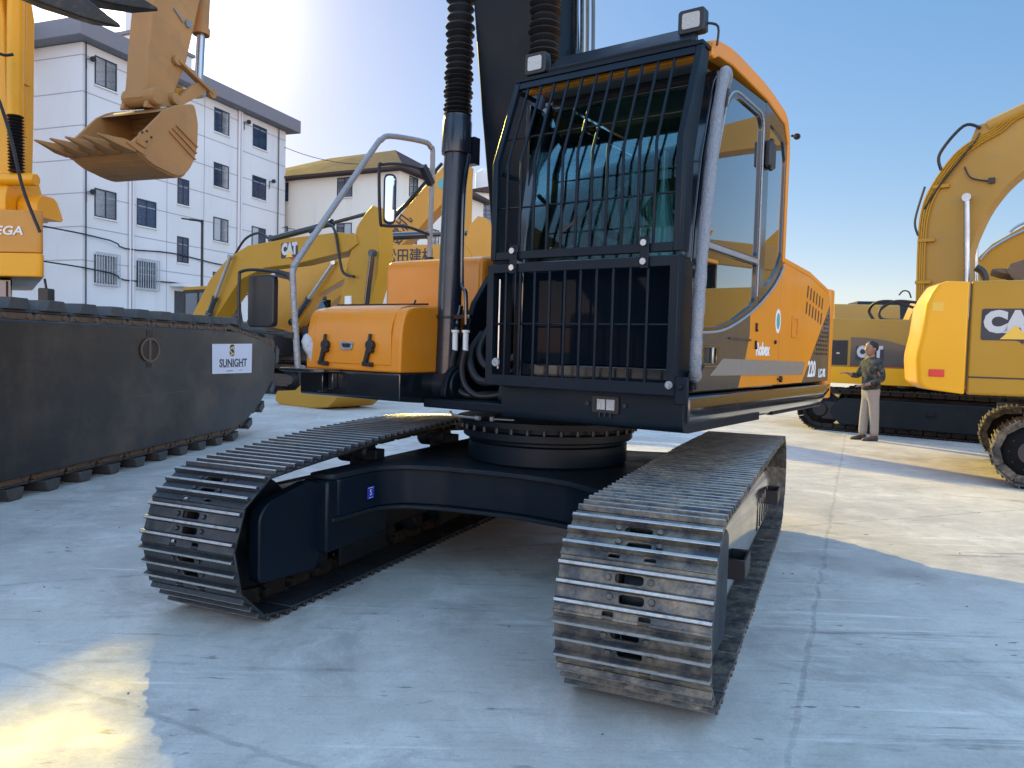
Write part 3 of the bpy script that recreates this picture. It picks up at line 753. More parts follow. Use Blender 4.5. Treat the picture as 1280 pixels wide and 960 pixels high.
# ---------------------------------------------------------------- side panels and hood
s = MB(); s.prism(rnd([(.585, 1.21), (.585, 1.985), (1.24, 1.965), (1.72, 1.90), (1.86, 1.80), (1.88, 1.21)], [0,.02,.1,.1,.1,0], 5), 'x', -.40, 1.30)
E(s, 'engine_housing', 'black', bevel=.02)
s = MB()
cp = [(.0, 1.655), (.10, 1.70), (.288, 1.765), (.45, 1.855), (.538, 1.93)]
s.prism([(-.213, 1.228), (-.105, 1.40), (-.045, 1.522), (-.05, 1.63)]+cp+[(.538, 1.228)], 'x', 1.306, 1.3375)
E(s, 'cab_side_panel', 'orange', bevel=.003)
s = MB()
louv = []
for row, (wt, hh) in enumerate(((1.895, .085), (1.785, .085))):
    for k in range(6):
        u = 1.17+k*.085 + (.0 if row == 0 else -.015); t = wt-.011*k
        louv.append([(u-.014, t-hh), (u+.014, t-hh), (u+.030, t), (u+.002, t)])
holes = [rnd(l, .008, 2) for l in louv]
s.prism([(.550, 1.228), (1.125, 1.228), (1.855, 1.80), (1.80, 1.855), (1.70, 1.895), (1.24, 1.955), (.60, 1.985), (.565, 1.96), (.550, 1.945)], 'x', 1.306, 1.3375)
ed = E(s, 'engine_door', 'orange', bevel=.003)
for h_ in holes:
    s = MB(); s.prism(h_, 'x', 1.3376, 1.339); s.build('louvre', 'black', ed)
s = MB(); s.prism(rnd([(.60, 1.987), (1.24, 1.957), (1.72, 1.897), (1.84, 1.82), (1.86, 1.80), (1.87, 1.83), (1.80, 1.92), (1.24, 1.995), (.60, 2.02)], .01, 2), 'x', -.42, 1.335)
E(s, 'engine_hood', 'orange', bevel=.012, seg=3)
s = MB()
ph = []
for i in range(9):
    for j in range(12):
        u = 1.40+i*.052; w = 1.43+j*.032
        if w < 1.228+(u-1.125)*.783-.03 and u < 1.86: ph.append(rnd(rect(u-.016, u+.016, w-.009, w+.009), .005, 1))
s.plate([(1.133, 1.228), (1.89, 1.228), (1.885, 1.70), (1.862, 1.795)], ph, 'x', 1.306, 1.3365)
gp = E(s, 'grille_panel', 'dark_decal', bevel=.0)
text('model_number', '220', .155, 'white', gp, (1.3372, 1.38, 1.315), (PI/2, 0, PI/2), .001, .95, bold=.004)
text('model_suffix', 'LC-9S', .085, 'white', gp, (1.3372, 1.69, 1.285), (PI/2, 0, PI/2), .001, 1.0, bold=.003)
s = MB(); s.prism([(-.66, 1.300), (-.48, 1.385), (-.11, 1.382), (.538, 1.376), (.538, 1.288)], 'x', 1.3415, 1.343)
E(s, 'side_stripe', 'grey_stripe')
s = MB(); s.prism([(.550, 1.376), (1.17, 1.370), (1.12, 1.283), (.550, 1.288)], 'x', 1.3385, 1.340); E(s, 'side_stripe', 'grey_stripe')
text('script_lettering', 'Robex', .105, 'white', EX, (1.339, .20, 1.44), (PI/2, 0, PI/2), .001, .95, bold=.0035)
s = MB(); s.prism(circ(.49, 1.62, .055, 20, .075), 'x', 1.338, 1.3395); st = E(s, 'round_sticker', 'white')
s = MB(); s.prism(circ(.49, 1.62, .035, 16, .05), 'x', 1.3397, 1.3405); s.build('sticker_center', 'teal_mark', st)
s = MB(); s.plate(rnd(rect(.80, .96, 1.53, 1.67), .015), [rnd(rect(.825, .935, 1.55, 1.65), .01)], 'x', 1.338, 1.344); s.box(1.338, 1.339, .83, .86, 1.555, 1.645)
E(s, 'door_latch', 'orange', bevel=.002)
for u, w in ((.06, 1.57), (.06, 1.47)):
    s = MB(); s.box(1.338, 1.346, u-.01, u+.01, w-.02, w+.02); s.cyl((1.337, u, w-.022), (1.35, u, w-.022), .008, 6); E(s, 'panel_hinge', 'black')
s = MB(); s.cyl((1.337, .44, 1.49), (1.348, .44, 1.49), .012, 8); E(s, 'panel_lock', 'black')
s = MB(); s.cyl((1.337, .58, 1.262), (1.352, .58, 1.262), .02, 10).box(1.337, 1.35, .52, .585, 1.257, 1.267); E(s, 'panel_lock', 'black')
s = MB(); s.tube([(1.345, -.40, 1.492), (1.345, -.05, 1.49)], .006, 6); E(s, 'panel_seam', 'black')
s = MB(); s.lathe([(0, 0), (.04, 0), (.04, .03), (.02, .04), (0, .04)], (1.15, .75, 2.02), (0, 0, 1), 12); s.tube(bez([(1.2, .8, 2.02), (1.22, .86, 2.07), (1.2, 1.0, 2.05)], 4), .008, 6); E(s, 'hood_fitting', 'black')
# counterweight
cw = [(1.33, 1.90), (1.335, 2.02), (1.25, 2.30), (1.0, 2.55), (.6, 2.72), (.2, 2.78), (-.2, 2.78), (-.6, 2.72), (-1.0, 2.55), (-1.25, 2.30), (-1.335, 2.02), (-1.33, 1.90)]
s = MB(); s.prism(rnd(cw, .1, 3), 'z', 1.09, 1.93)
E(s, 'counterweight', 'orange', bevel=.07, seg=4)
s = MB(); s.box(-1.30, 1.30, .6, 1.89, 1.03, 1.10); E(s, 'belly_plate', 'navy', bevel=.01)

# ---------------------------------------------------------------- boom, cylinders, arm
def band(lo, hi): return lo+hi[::-1]
lo = [(-.20, 1.78), (-.205, 2.06), (-.245, 2.29), (-.36, 2.9), (-.475, 3.58), (-.70, 4.5), (-1.05, 5.3), (-1.7, 6.1), (-3.2, 7.0)]
hi = [(.08, 1.62), (.16, 2.1), (.17, 2.6), (.12, 3.2), (.02, 4.0), (-.18, 4.9), (-.6, 5.9), (-1.4, 6.8), (-3.15, 7.35)]
s = MB(); s.prism(band(lo, hi), 'x', -.345, .105)
s.lathe([(0, 0), (.15, 0), (.17, .02), (.17, .62), (.15, .64), (0, .64)], (-.44, -.06, 1.74), (1, 0, 0), 28)
boom = E(s, 'boom', 'navy', bevel=.012, seg=2)
s = MB(); s.lathe([(0, 0), (.09, 0), (.10, .02), (.10, .05), (0, .05)], (-.49, -.06, 1.74), (1, 0, 0), 20); s.build('foot_pin', 'navy_flat', boom)
s = MB()
for u in (.02, .09, .16, .24): s.tube(bez([(.12, u+.02, 2.6), (.125, u, 3.2), (.125, u-.06, 4.0), (.125, u-.28, 4.8)], 5), .013, 8)
s.box(.106, .14, -.02, .27, 3.30, 3.34); s.box(.106, .14, -.06, .24, 3.9, 3.94)
s.build('boom_pipes', 'navy_gloss', boom)
arm = MB(); arm.prism([(-3.0, 7.0), (-3.6, 7.5), (-4.15, 6.7), (-4.3, 4.9), (-4.1, 4.85), (-3.6, 5.6)], 'x', -.27, .03)
E(arm, 'stick', 'navy', bevel=.012)
s = MB(); s.cyl((-.12, -1.8, 7.3), (-.12, -2.9, 7.62), .09, 16).cyl((-.12, -2.9, 7.62), (-.12, -3.55, 7.5), .05, 12); E(s, 'stick_cylinder', 'navy')
s = MB(); s.prism(rnd([(-4.4, 4.9), (-4.75, 4.5), (-4.9, 3.95), (-4.5, 3.75), (-4.0, 3.95), (-4.1, 4.5), (-4.0, 4.9)], .1), 'x', -.75, .5)
E(s, 'bucket', 'navy', bevel=.02)
for v, name in ((-.44, 'near'), (.20, 'far')):
    b0 = Vector((v, -.54, 1.165)); tp_ = Vector((v, -.485, 2.80)); end = tp_+(Vector((v, -.475, 3.6))-tp_).normalized()*2.3
    s = MB(); s.cyl(b0, tp_, .076, 28)
    s.lathe([(0, -.055), (.10, -.055), (.10, .055), (0, .055)], b0-Vector((0,0,0)), (1, 0, 0), 24)
    d = (tp_-b0).normalized()
    s.lathe([(.0, 0), (.085, 0), (.088, .01), (.088, .02), (.0, .02)], b0+d*.42, d, 24)
    s.lathe([(0, 0), (.092, 0), (.094, .01), (.094, .20), (.088, .215), (.088, .24), (0, .24)], tp_-d*.17, d, 24)
    s.box(v-.005, v+.09, -.42, -.36, 2.58, 2.75)
    cyl_ = E(s, 'boom_cylinder', 'barrel')
    s = MB(); s.cyl(tp_, end, .045, 18); s.build('rod', 'chrome', cyl_)
    # pleated rubber boot
    prof = []; t = .07; L = 1.75; k = 0
    while t < L:
        dn = .028 if t < .30 else (.040 if t < .6 else .056)
        r = .088+.006*math.sin(k*1.7)+.004*random.random()
        prof += [(.060, t), (r, t+dn*.45), (r*.98, t+dn*.55), (.060, t+dn)]; t += dn; k += 1
    d2 = (Vector((v, -.475, 3.6))-tp_).normalized()
    s = MB(); s.lathe([(0, .06)]+prof+[(0, t)], tp_, d2, 24); s.build('dust_boot', 'rubber', cyl_, angle=60)
    for dv in (-.10, .10):
        s = MB(); s.prism(rnd([(-.70, 1.085), (-.67, 1.22), (-.60, 1.29), (-.47, 1.29), (-.38, 1.22), (-.34, 1.085)], .05, 4), 'x', v+dv-.022, v+dv+.022)
        s.lathe([(0, -.035), (.10, -.035), (.11, -.02), (.11, .02), (.10, .035), (0, .035)], (v+dv, -.54, 1.165), (1, 0, 0), 22)
        s.cyl((v+dv-.045, -.54, 1.165), (v+dv+.045, -.54, 1.165), .018, 8)
        E(s, 'cylinder_lug', 'navy', bevel=.004)
# pipes and hoses beside the near cylinder
s = MB(); s.tube(bez([(-.335, -.49, 2.62), (-.33, -.54, 2.35), (-.33, -.54, 1.86), (-.31, -.55, 1.78), (-.28, -.56, 1.74), (-.27, -.56, 1.55)], 6), .013, 8)
s.tube(bez([(-.37, -.52, 1.62), (-.365, -.53, 1.55), (-.36, -.55, 1.50)], 4), .016, 8).tube([(-.37, -.50, 1.67), (-.37, -.52, 1.58)], .02, 8)
s.box(-.40, -.24, -.57, -.53, 1.585, 1.61)
E(s, 'hydraulic_pipe', 'navy_gloss')
for (v0, end) in ((-.36, (-.05, -.35, 1.12)), (-.275, (.0, -.5, 1.15))):
    s = MB(); s.cyl((v0, -.555, 1.50), (v0, -.555, 1.515), .026, 10).cyl((v0, -.555, 1.385), (v0, -.555, 1.50), .018, 10); ft = E(s, 'hose_fitting', 'white')
    s = MB(); s.tube(bez([(v0, -.555, 1.39), (v0-.02, -.56, 1.28), (v0+.01, -.56, 1.17), (v0+.10, -.55, 1.11), (v0+.22, -.5, 1.12), end], 7), .021, 10); E(s, 'hydraulic_hose', 'rubber')
s = MB(); s.tube(bez([(-.30, -.35, 1.5), (-.28, -.5, 1.35), (-.15, -.55, 1.2), (.1, -.5, 1.25), (.25, -.3, 1.3)], 6), .026, 10).tube(bez([(-.2, -.3, 1.65), (-.22, -.48, 1.4), (-.1, -.5, 1.28), (.1, -.4, 1.4), (.26, -.3, 1.35)], 6), .024, 10).tube(bez([(.24, -.6, 1.75), (.22, -.62, 1.5), (.2, -.6, 1.3), (.1, -.5, 1.12)], 6), .02, 10)
E(s, 'hose_bundle', 'rubber')
s = MB(); s.box(.22, .29, -.72, -.3, 1.09, 1.80); E(s, 'cab_side_riser', 'navy', bevel=.01)

# ================================================================== OTHER MACHINES
# local frame of each: x = heading of its boom, y = to its left, z = up
def heading(P, d, y=0.):
    l = math.hypot(*d); dx, dy = d[0]/l, d[1]/l
    return (P[0]-dy*y, P[1]+dx*y, 0), math.atan2(dy, dx)

def bgtrack(root, yc, s0, s1, r=.40, wd=.6, m='shoe_clean', N=44, frame='black'):
    smp, tot = track_path(s0+r, s1-r, r-.03, [((s0+s1)/2, .40+r-.02)], N)
    p = tot/N
    s = MB()
    for (u, w, th) in smp:
        c, sn = math.cos(th), math.sin(th)
        def q(t, k, y): return (u+t*c-k*sn, y, w+t*sn+k*c)
        y0, y1 = yc-wd/2, yc+wd/2
        s.obox(q(0, 0, y0), q(0, 0, y1), p*.96, .014, (-sn, 0, c))
        for g in (-.06, .0, .06): s.obox(q(g, .018, y0), q(g, .018, y1), .014, .024, (-sn, 0, c))
        s.obox(q(-p*.45, -.05, yc-.08), q(p*.45, -.05, yc-.08), .03, .08, (-sn, 0, c)); s.obox(q(-p*.45, -.05, yc+.08), q(p*.45, -.05, yc+.08), .03, .08, (-sn, 0, c))
    ct = s.build('crawler_track', m, root)
    s = MB(); s.prism(rnd([(s0+.45, .2), (s1-.45, .2), (s1-.45, .56), ((s0+s1)/2, .62), (s0+.45, .56)], .05, 2), 'y', yc-.17, yc+.17)
    for k in range(6): s.box(s0+.9+k*(s1-s0-1.8)/5-.04, s0+.9+k*(s1-s0-1.8)/5+.04, yc-.18, yc+.18, .1, .22)
    s.build('track_frame', frame, ct, bevel=.02)
    for s_ in (s0+r, s1-r):
        s = MB(); s.lathe([(0, -.2), (.13, -.2), (.15, -.17), (.24, -.13), (.27, -.09), (r-.09, -.05), (r-.09, .05), (.27, .09), (.24, .13), (.15, .17), (.13, .2), (0, .2)], (s_, yc, .40), (0, 1, 0), 26)
        for k in range(10):
            a = 2*PI*k/10; s.cyl((s_+.2*math.cos(a), yc-.145, .40+.2*math.sin(a)), (s_+.2*math.cos(a), yc+.145, .40+.2*math.sin(a)), .014, 6)
        s.build('drive_wheel', frame, ct)
    return ct

def logo(root, x, z, y, w=.62, size=.30, m_plate='ink'):
    """lettering plate on the face looking along -y"""
    h = w*.58
    s = MB(); s.prism(rnd([(x-.02, z-h/2), (x-.02, z+h/2), (x+w+.02, z+h/2), (x+w+.02, z-h/2), (x+w*.86, z-h*.62), (x+w*.62, z-h*.62), (x+w*.55, z-h/2)], .03, 4), 'y', y-.003, y-.0005)
    pl = s.build('logo_plate', m_plate, root)
    text('logo_lettering', 'CAT', size, 'pale_lettering', pl, (x+w*.5, y-.0045, z+.02), (PI/2, 0, 0), .001, w/size/2.05, bold=size*.075)
    s = MB(); s.prism([(x+w*.27, z-h*.46), (x+w*.5, z-h*.02), (x+w*.74, z-h*.46)], 'y', y-.0075, y-.0062); s.build('logo_triangle', 'yellow_mark', pl)
    s = MB(); s.prism([(x+w*.62, z-h*.60), (x+w*.66, z-h*.50), (x+w*.86, z-h*.50), (x+w*.84, z-h*.60)], 'y', y-.0075, y-.0062); s.build('logo_accent', 'red_mark', pl)
    return pl

def bgcab(root, x0, x1, y0, y1, z0=1.15, z1=3.0, paint='black'):
    s = MB()
    pf = [(x1, z0), (x1+.02, z0+.7), (x1-.28, z1)]
    for a, b in ((y0, y0+.06), (y1-.06, y1)):
        s.prism([(x0, z0), (x1, z0), (x1, z0+.55), (x0, z0+.65)], 'y', a, b)
        s.prism(pf+[(x1-.36, z1), (x1-.07, z0+.7), (x1-.07, z0)], 'y', a, b)
        s.box(x0, x0+.08, a, b, z0, z1); s.box((x0+x1)/2-.05, (x0+x1)/2+.03, a, b, z0+.5, z1)
        s.box(x0, x1-.3, a, b, z1-.09, z1)
    s.box(x0, x0+.06, y0+.06, y1-.06, z0, z0+.9); s.box(x0, x1, y0+.061, y1-.061, z0, z0+.06)
    s.box(x1-.30, x1-.22, y0+.061, y1-.061, z1-.09, z1)
    cb = s.build('cab', paint, root, bevel=.01)
    s = MB(); s.prism(rnd([(x0-.02, z1), (x0, z1+.09), (x1-.35, z1+.09), (x1-.22, z1)], .05, 3), 'y', y0-.01, y1+.01); s.build('roof', 'cat', cb, bevel=.03)
    s = MB(); s.box(x0+.08, x1-.1, y0+.02, y0+.03, z0+.6, z1-.09).box(x0+.08, x1-.1, y1-.03, y1-.02, z0+.6, z1-.09)
    s.loft([[(x1-.0, y, z0+.06) for y in (y0+.07, y1-.07)]+[(x1+.006, y, z0+.06) for y in (y1-.07, y0+.07)], [(x1+.02, y, z0+.7) for y in (y0+.07, y1-.07)]+[(x1+.026, y, z0+.7) for y in (y1-.07, y0+.07)], [(x1-.27, y, z1-.05) for y in (y0+.07, y1-.07)]+[(x1-.264, y, z1-.05) for y in (y1-.07, y0+.07)]])
    s.build('window', 'glass_dark', cb)
    s = MB(); s.prism(rnd([(x0+.3, z0+.1), (x0+.3, z0+.5), (x0+.2, z0+1.2), (x0+.32, z0+1.25), (x0+.48, z0+.55), (x0+.9, z0+.5), (x0+.9, z0+.1)], .04, 2), 'y', y0+.25, y1-.25); s.build('seat', 'seat', cb, bevel=.02)
    return cb

def house(root, prof, y0, y1, m, name='engine_housing', bev=.05):
    s = MB(); s.prism(rnd(prof, .05, 3), 'y', y0, y1); return s.build(name, m, root, bevel=bev, seg=3)

def beam(root, name, pts, y0, y1, m, bev=.015): 
    s = MB(); s.prism(pts, 'y', y0, y1); return s.build(name, m, root, bevel=bev)

def ram(root, name, a, b, frac, y, r, m='black', rodm='chrome', parent_y2=None):
    a, b = Vector((a[0], y, a[1])), Vector((b[0], y, b[1])); c = a.lerp(b, frac)
    s = MB(); s.cyl(a, c, r, 16).lathe([(0, 0), (r*1.2, 0), (r*1.2, .08), (0, .08)], c-(b-a).normalized()*.08, b-a, 16)
    s.lathe([(0, -.06), (r*1.25, -.06), (r*1.25, .06), (0, .06)], a, (0, 1, 0), 14)
    o = s.build(name, m, root)
    s = MB(); s.cyl(c, b, r*.6, 14).lathe([(0, -.05), (r*.9, -.05), (r*.9, .05), (0, .05)], b, (0, 1, 0), 14); s.build('rod', rodm, o)
    return o

def bucket(root, prof, y0, y1, m, lip, back, teeth=5, tooth=.28, tm=None, th=.035, name='bucket', tdir=(-1, 0), inner=None):
    """open bucket: side plates (profile), wrapped shell along profile from lip to back, teeth on the lip"""
    s = MB()
    s.prism(prof, 'y', y0, y0+th); s.prism(prof, 'y', y1-th, y1)
    i0, i1 = lip, back
    run = [Vector(p) for p in (prof[i0:i1+1] if i1 > i0 else prof[i0:]+prof[:i1+1])]
    cen = Vector((sum(p[0] for p in prof)/len(prof), sum(p[1] for p in prof)/len(prof)))
    inn = [p+(cen-p).normalized()*.04 for p in run]
    out = [p-(cen-p).normalized()*.012 for p in run]
    for a, b, c, d in zip(out, out[1:], inn[1:], inn):
        s.prism([tuple(a), tuple(b), tuple(c), tuple(d)], 'y', y0+.004, y1-.004)
    bk = s.build(name, m, root, bevel=.008)
    L = Vector(prof[lip]); td = Vector(tdir).normalized(); nd = Vector((-td.y, td.x))
    for k in range(teeth):
        y = y0+.07+(y1-y0-.14)*k/(teeth-1)
        s = MB()
        def P(v, yy): return (v.x, yy, v.y)
        a = L-td*.12
        R = []
        for t, hw, hh in ((0, .055, .045), (.45, .05, .045), (.75, .035, .03), (1, .018, .010)):
            p = a+td*(tooth+.12)*t; R.append([P(p+nd*hh*j, y+hw*i) for i, j in ((-1,-1), (1,-1), (1,1), (-1,1))])
        s.loft(R); s.build('tooth', tm or m, bk, bevel=.008)
    return bk

# ---------------------------------------------------------------- large yellow excavator, right edge
loc, rz = heading((5.3, 8.6), (2.2, -1.3))
R1 = thing('crawler_excavator', 'bright yellow excavator at the right edge with a red reflector on its tail', 'excavator', loc, rz, 'yellow excavators')
bgtrack(R1, .3, .12, 4.5, .405, .6, 'shoe', 42); bgtrack(R1, 2.72, .05, 4.43, .405, .6, 'shoe', 42)
s = MB(); s.box(1.4, 3.4, .55, 2.45, .4, .75); s.lathe([(.0, 0), (.65, 0), (.65, .2), (.72, .21), (.72, .36), (0, .36)], (2.3, 1.5, .70), (0, 0, 1), 30); s.build('swing_base', 'black', R1, bevel=.02)
s = MB(); s.prism([(-.135, 1.02), (-.135, 2.33), (4.0, 2.33), (4.0, 1.02)], 'y', .13, 2.9); s.build('engine_housing', 'cat', R1, bevel=.03, seg=3)
prof = [(-.69, 1.40), (-.665, 1.14), (-.60, 1.08), (-.55, 1.06), (-.15, 1.02), (-.15, 2.32), (-.40, 2.335), (-.50, 2.30), (-.56, 2.20), (-.61, 2.07), (-.64, 1.75), (-.685, 1.50)]
s = MB(); s.loft([[(x if x > -.2 else x+k, y, z) for x, z in prof] for y, k in ((.12, .06), (.15, .02), (.22, 0), (.6, -.10), (1.5, -.18), (2.4, -.10), (2.80, .0), (2.9, .06))])
c_ = s.build('counterweight', 'cat_bright', R1, bevel=.03, seg=3)
s = MB(); s.box(-.52, -.36, .105, .119, 1.215, 1.30); s.build('reflector', 'red_mark', c_, bevel=.006)
s = MB(); s.prism([(-.52, 1.98), (-.52, 2.09), (-.40, 2.09), (-.40, 1.98)], 'y', .115, .119); s.build('warning_sticker', 'yellow_mark', c_)
s = MB(); s.box(-.142, -.130, .122, .13, 1.04, 2.30); s.box(-.12, 3.9, .125, .1295, 1.215, 1.232); s.build('door_gap', 'black', R1)
logo(R1, .0, 1.83, .129, .62, .31)
beam(R1, 'boom', [(2.6, 1.9), (2.8, 2.3), (4.2, 2.9), (6.0, 3.0), (8.6, 2.5), (8.5, 2.15), (6.0, 2.5), (4.4, 2.35), (3.6, 1.5)], 1.25, 1.75, 'cat')
beam(R1, 'stick', [(8.0, 2.9), (8.9, 2.6), (9.3, 1.3), (9.0, 1.2), (8.3, 2.1)], 1.3, 1.7, 'cat')
s = MB(); s.prism(rnd([(9.1, 1.4), (8.6, 1.2), (8.3, .5), (8.7, .05), (9.4, .2), (9.6, 1.2)], .1), 'y', .9, 2.1); s.build('bucket', 'cat', R1, bevel=.02)
bgcab(R1, 2.9, 4.5, 2.0, 2.95)
s = MB(); s.tube(bez([(-.0, .7, 2.33), (.0, .7, 2.42), (-.04, .7, 2.50), (-.10, .7, 2.54)], 5), .045, 10); s.build('exhaust', 'black', R1)

# ---------------------------------------------------------------- excavator behind the worker
loc, rz = heading((5.7, 14.95), (2.3, -2.0))
R2 = thing('crawler_excavator', 'yellow excavator side-on behind the standing worker, gooseneck boom rising to the right', 'excavator', loc, rz, 'yellow excavators')
bgtrack(R2, .3, -.10, 4.5, .43, .6, 'link', 44); bgtrack(R2, 2.72, -.10, 4.5, .43, .6, 'link', 44)
s = MB(); s.prism(rnd([(.75, .14), (3.6, .14), (3.8, .45), (3.6, .64), (.75, .64), (.55, .40)], .06, 3), 'y', -.02, .1)
for u in (1.35, 2.3): s.box(u-.07, u+.07, -.05, -.02, .40, .50)
s.build('frame_cover', 'navy_flat', R2, bevel=.015)
s = MB(); s.box(1.0, 3.2, .6, 2.4, .4, .7); s.lathe([(.0, 0), (.65, 0), (.65, .2), (.72, .21), (.72, .3), (0, .3)], (2.1, 1.5, .62), (0, 0, 1), 30); s.build('swing_base', 'black', R2, bevel=.02)
house(R2, [(-.9, 1.3), (-.8, 1.05), (-.6, .95), (3.6, .95), (3.6, 2.1), (1.9, 2.13), (-.5, 2.18), (-.8, 2.1)], .13, 2.9, 'cat_old')
s = MB(); s.box(-.6, 3.55, .112, .128, .92, 1.235); s.build('lower_body_panel', 'cat_bright', R2, bevel=.01)
s = MB(); s.prism([(.86, 1.262), (.86, 1.80), (1.15, 1.79), (1.5, 1.74), (1.9, 1.62), (2.2, 1.5), (2.2, 1.262)], 'y', .112, .128); s.build('side_graphic', 'dark_decal', R2, bevel=.003)
s = MB(); s.box(.43, .80, .110, .128, 1.27, 1.74); op = s.build('side_opening', 'black', R2, bevel=.006)
s = MB(); s.box(.60, .66, .106, .1095, 1.48, 1.51); s.build('door_catch', 'steel', op)
s = MB(); s.box(.84, 2.2, .106, .110, 1.250, 1.258); s.build('pinstripe', 'red_mark', R2)
logo(R2, .97, 1.50, .110, .46, .27)
bo = bez([(1.66, 2.0, 0), (1.66, 2.64, 0), (1.64, 3.72, 0), (1.68, 4.33, 0), (1.84, 4.77, 0), (2.16, 5.26, 0), (2.47, 5.5, 0), (2.79, 5.66, 0), (3.26, 5.95, 0), (5.2, 6.5, 0), (7.6, 6.2, 0)], 4)
bi = bez([(2.5, 2.0, 0), (2.55, 2.62, 0), (2.55, 3.36, 0), (2.68, 3.87, 0), (2.91, 4.36, 0), (3.31, 4.81, 0), (4.2, 5.4, 0), (5.4, 5.75, 0), (7.5, 5.7, 0)], 4)
beam(R2, 'boom', [(p.x, p.y) for p in bo]+[(p.x, p.y) for p in reversed(bi)], 1.28, 1.72, 'cat_old', .02)
s = MB()
for k, off in enumerate((.05, .12, .19, .26)):
    s.tube([(p.x+off*.55, 1.235, p.y-off*.35) for p in bo[:34]], .018, 6)
for k, (x, z) in enumerate(((1.68, 2.9), (1.70, 3.7), (1.9, 4.7))): s.box(x-.03, x+.25, 1.20, 1.275, z-.03, z+.03)
s.build('boom_pipes', 'cat', R2)
s = MB(); s.tube(bez([(1.66, 1.22, 3.8), (1.60, 1.2, 4.1), (1.74, 1.2, 4.72)], 6), .022, 6).tube(bez([(2.0, 1.22, 5.0), (1.98, 1.15, 5.3), (2.35, 1.15, 5.75), (2.62, 1.2, 5.68)], 6), .03, 6).tube(bez([(1.75, 1.22, 4.3), (2.0, 1.2, 4.72), (2.5, 1.2, 5.4), (2.6, 1.22, 5.6)], 6), .018, 6).tube(bez([(2.38, 1.26, 5.02), (2.5, 1.24, 4.8), (2.8, 1.24, 4.70)], 6), .014, 6).box(2.78, 2.88, 1.22, 1.279, 4.66, 4.76)
s.build('boom_hoses', 'black', R2)
s = MB(); s.prism([(2.45, 5.45), (2.55, 5.75), (2.75, 5.78), (2.85, 5.66), (2.8, 5.5)], 'y', 1.24, 1.35); s.cyl((2.72, 1.3, 5.72), (4.9, 1.3, 6.55), .11, 14); s.build('stick_cylinder', 'cat_old', R2)
for y in (1.12, 1.9): ram(R2, 'boom_cylinder', (2.62, 1.3), (2.47, 4.42), .28, y, .085, 'cat_old', 'steel')
beam(R2, 'stick', [(7.0, 6.8), (7.8, 6.2), (8.1, 3.2), (7.8, 3.2), (7.2, 5.9)], 1.35, 1.7, 'cat_old')
s = MB(); s.prism(rnd([(7.8, 3.3), (7.2, 2.9), (6.9, 2.2), (7.4, 1.7), (8.1, 2.0), (8.3, 3.1)], .1), 'y', .95, 2.05); s.build('bucket', 'cat_old', R2, bevel=.02)
bgcab(R2, 3.0, 4.3, 1.85, 2.85, 1.1, 2.5)
s = MB()
s.tube(bez([(1.0, 1.0, 2.16), (.9, 1.0, 2.35), (1.05, .9, 2.50), (1.35, .9, 2.52), (1.7, 1.0, 2.40)], 8), .028, 8).tube(bez([(1.55, .8, 2.15), (1.2, .8, 2.18), (1.15, .85, 2.36), (1.4, .9, 2.52), (1.75, 1.1, 2.50)], 8), .028, 8).tube(bez([(1.6, 1.2, 2.6), (1.55, 1.2, 2.72), (1.45, 1.2, 2.74), (1.38, 1.2, 2.66)], 6), .015, 6)
s.build('loose_hoses', 'rubber', R2)

# ---------------------------------------------------------------- far right machine and the worn bucket
loc, rz = heading((9.5, 19), (2.2, -1.3))
R3 = thing('crawler_excavator', 'yellow excavator whose low boom shows behind the bright yellow machine, under the gooseneck', 'excavator', loc, rz, 'yellow excavators')
bgtrack(R3, -.95, -.8, 3.6, .42, .6, 'link', 30); bgtrack(R3, 1.45, -.8, 3.6, .42, .6, 'link', 30)
house(R3, [(-1.2, 1.1), (3.2, 1.1), (3.2, 2.2), (-1.2, 2.2)], -1.2, 1.6, 'cat')
beam(R3, 'boom', [(1.2, 2.0), (1.50, 3.3), (1.69, 3.86), (1.96, 4.17), (2.57, 4.56), (3.4, 4.85), (6.5, 4.6), (6.5, 4.2), (3.6, 4.2), (2.75, 3.7), (2.2, 2.0)], 0, .45, 'cat')
s = MB(); s.tube(bez([(1.75, -.03, 3.80), (1.96, -.03, 4.07), (2.57, -.03, 4.44), (3.4, -.03, 4.7)], 6), .03, 6); s.tube(bez([(2.3, -.05, 4.42), (2.45, -.05, 4.56), (2.8, -.05, 4.72)], 5), .035, 6); s.build('boom_pipes', 'steel', R3)
beam(R3, 'stick', [(6.2, 5.2), (6.9, 4.6), (7.0, 2.2), (6.7, 2.2), (6.2, 4.2)], .05, .4, 'cat')
s = MB(); s.prism(rnd([(6.8, 2.3), (6.2, 1.9), (5.9, 1.2), (6.4, .7), (7.1, 1.0), (7.3, 2.1)], .1), 'y', -.35, .8); s.build('bucket', 'cat', R3, bevel=.02)

loc, rz = heading((8.6, 13.5), (2.2, -1.3))
R4 = thing('crawler_excavator', 'excavator whose worn grey toothed bucket hangs over the bright yellow machine at the right edge', 'excavator', (loc[0], loc[1], 0), rz)
bp = [(.05, 2.98), (.12, 3.10), (.75, 3.32), (1.05, 3.05), (1.0, 2.55), (.70, 2.42), (.35, 2.58)]
bucket(R4, bp, -.3, .75, 'rust', 0, 3, 5, .22, 'rust', tdir=(-1, .18))
beam(R4, 'stick', [(.85, 3.15), (.95, 3.4), (4.4, 4.0), (4.6, 3.5), (1.1, 2.95)], .05, .38, 'cat_old')
beam(R4, 'boom', [(4.2, 4.2), (4.9, 4.2), (8.4, 3.4), (9.0, 2.0), (8.3, 2.0), (7.8, 3.0), (4.6, 3.6)], .0, .45, 'cat_old')
house(R4, [(7.6, 1.1), (12, 1.1), (12, 2.2), (7.6, 2.2)], -1.2, 1.6, 'cat_old')
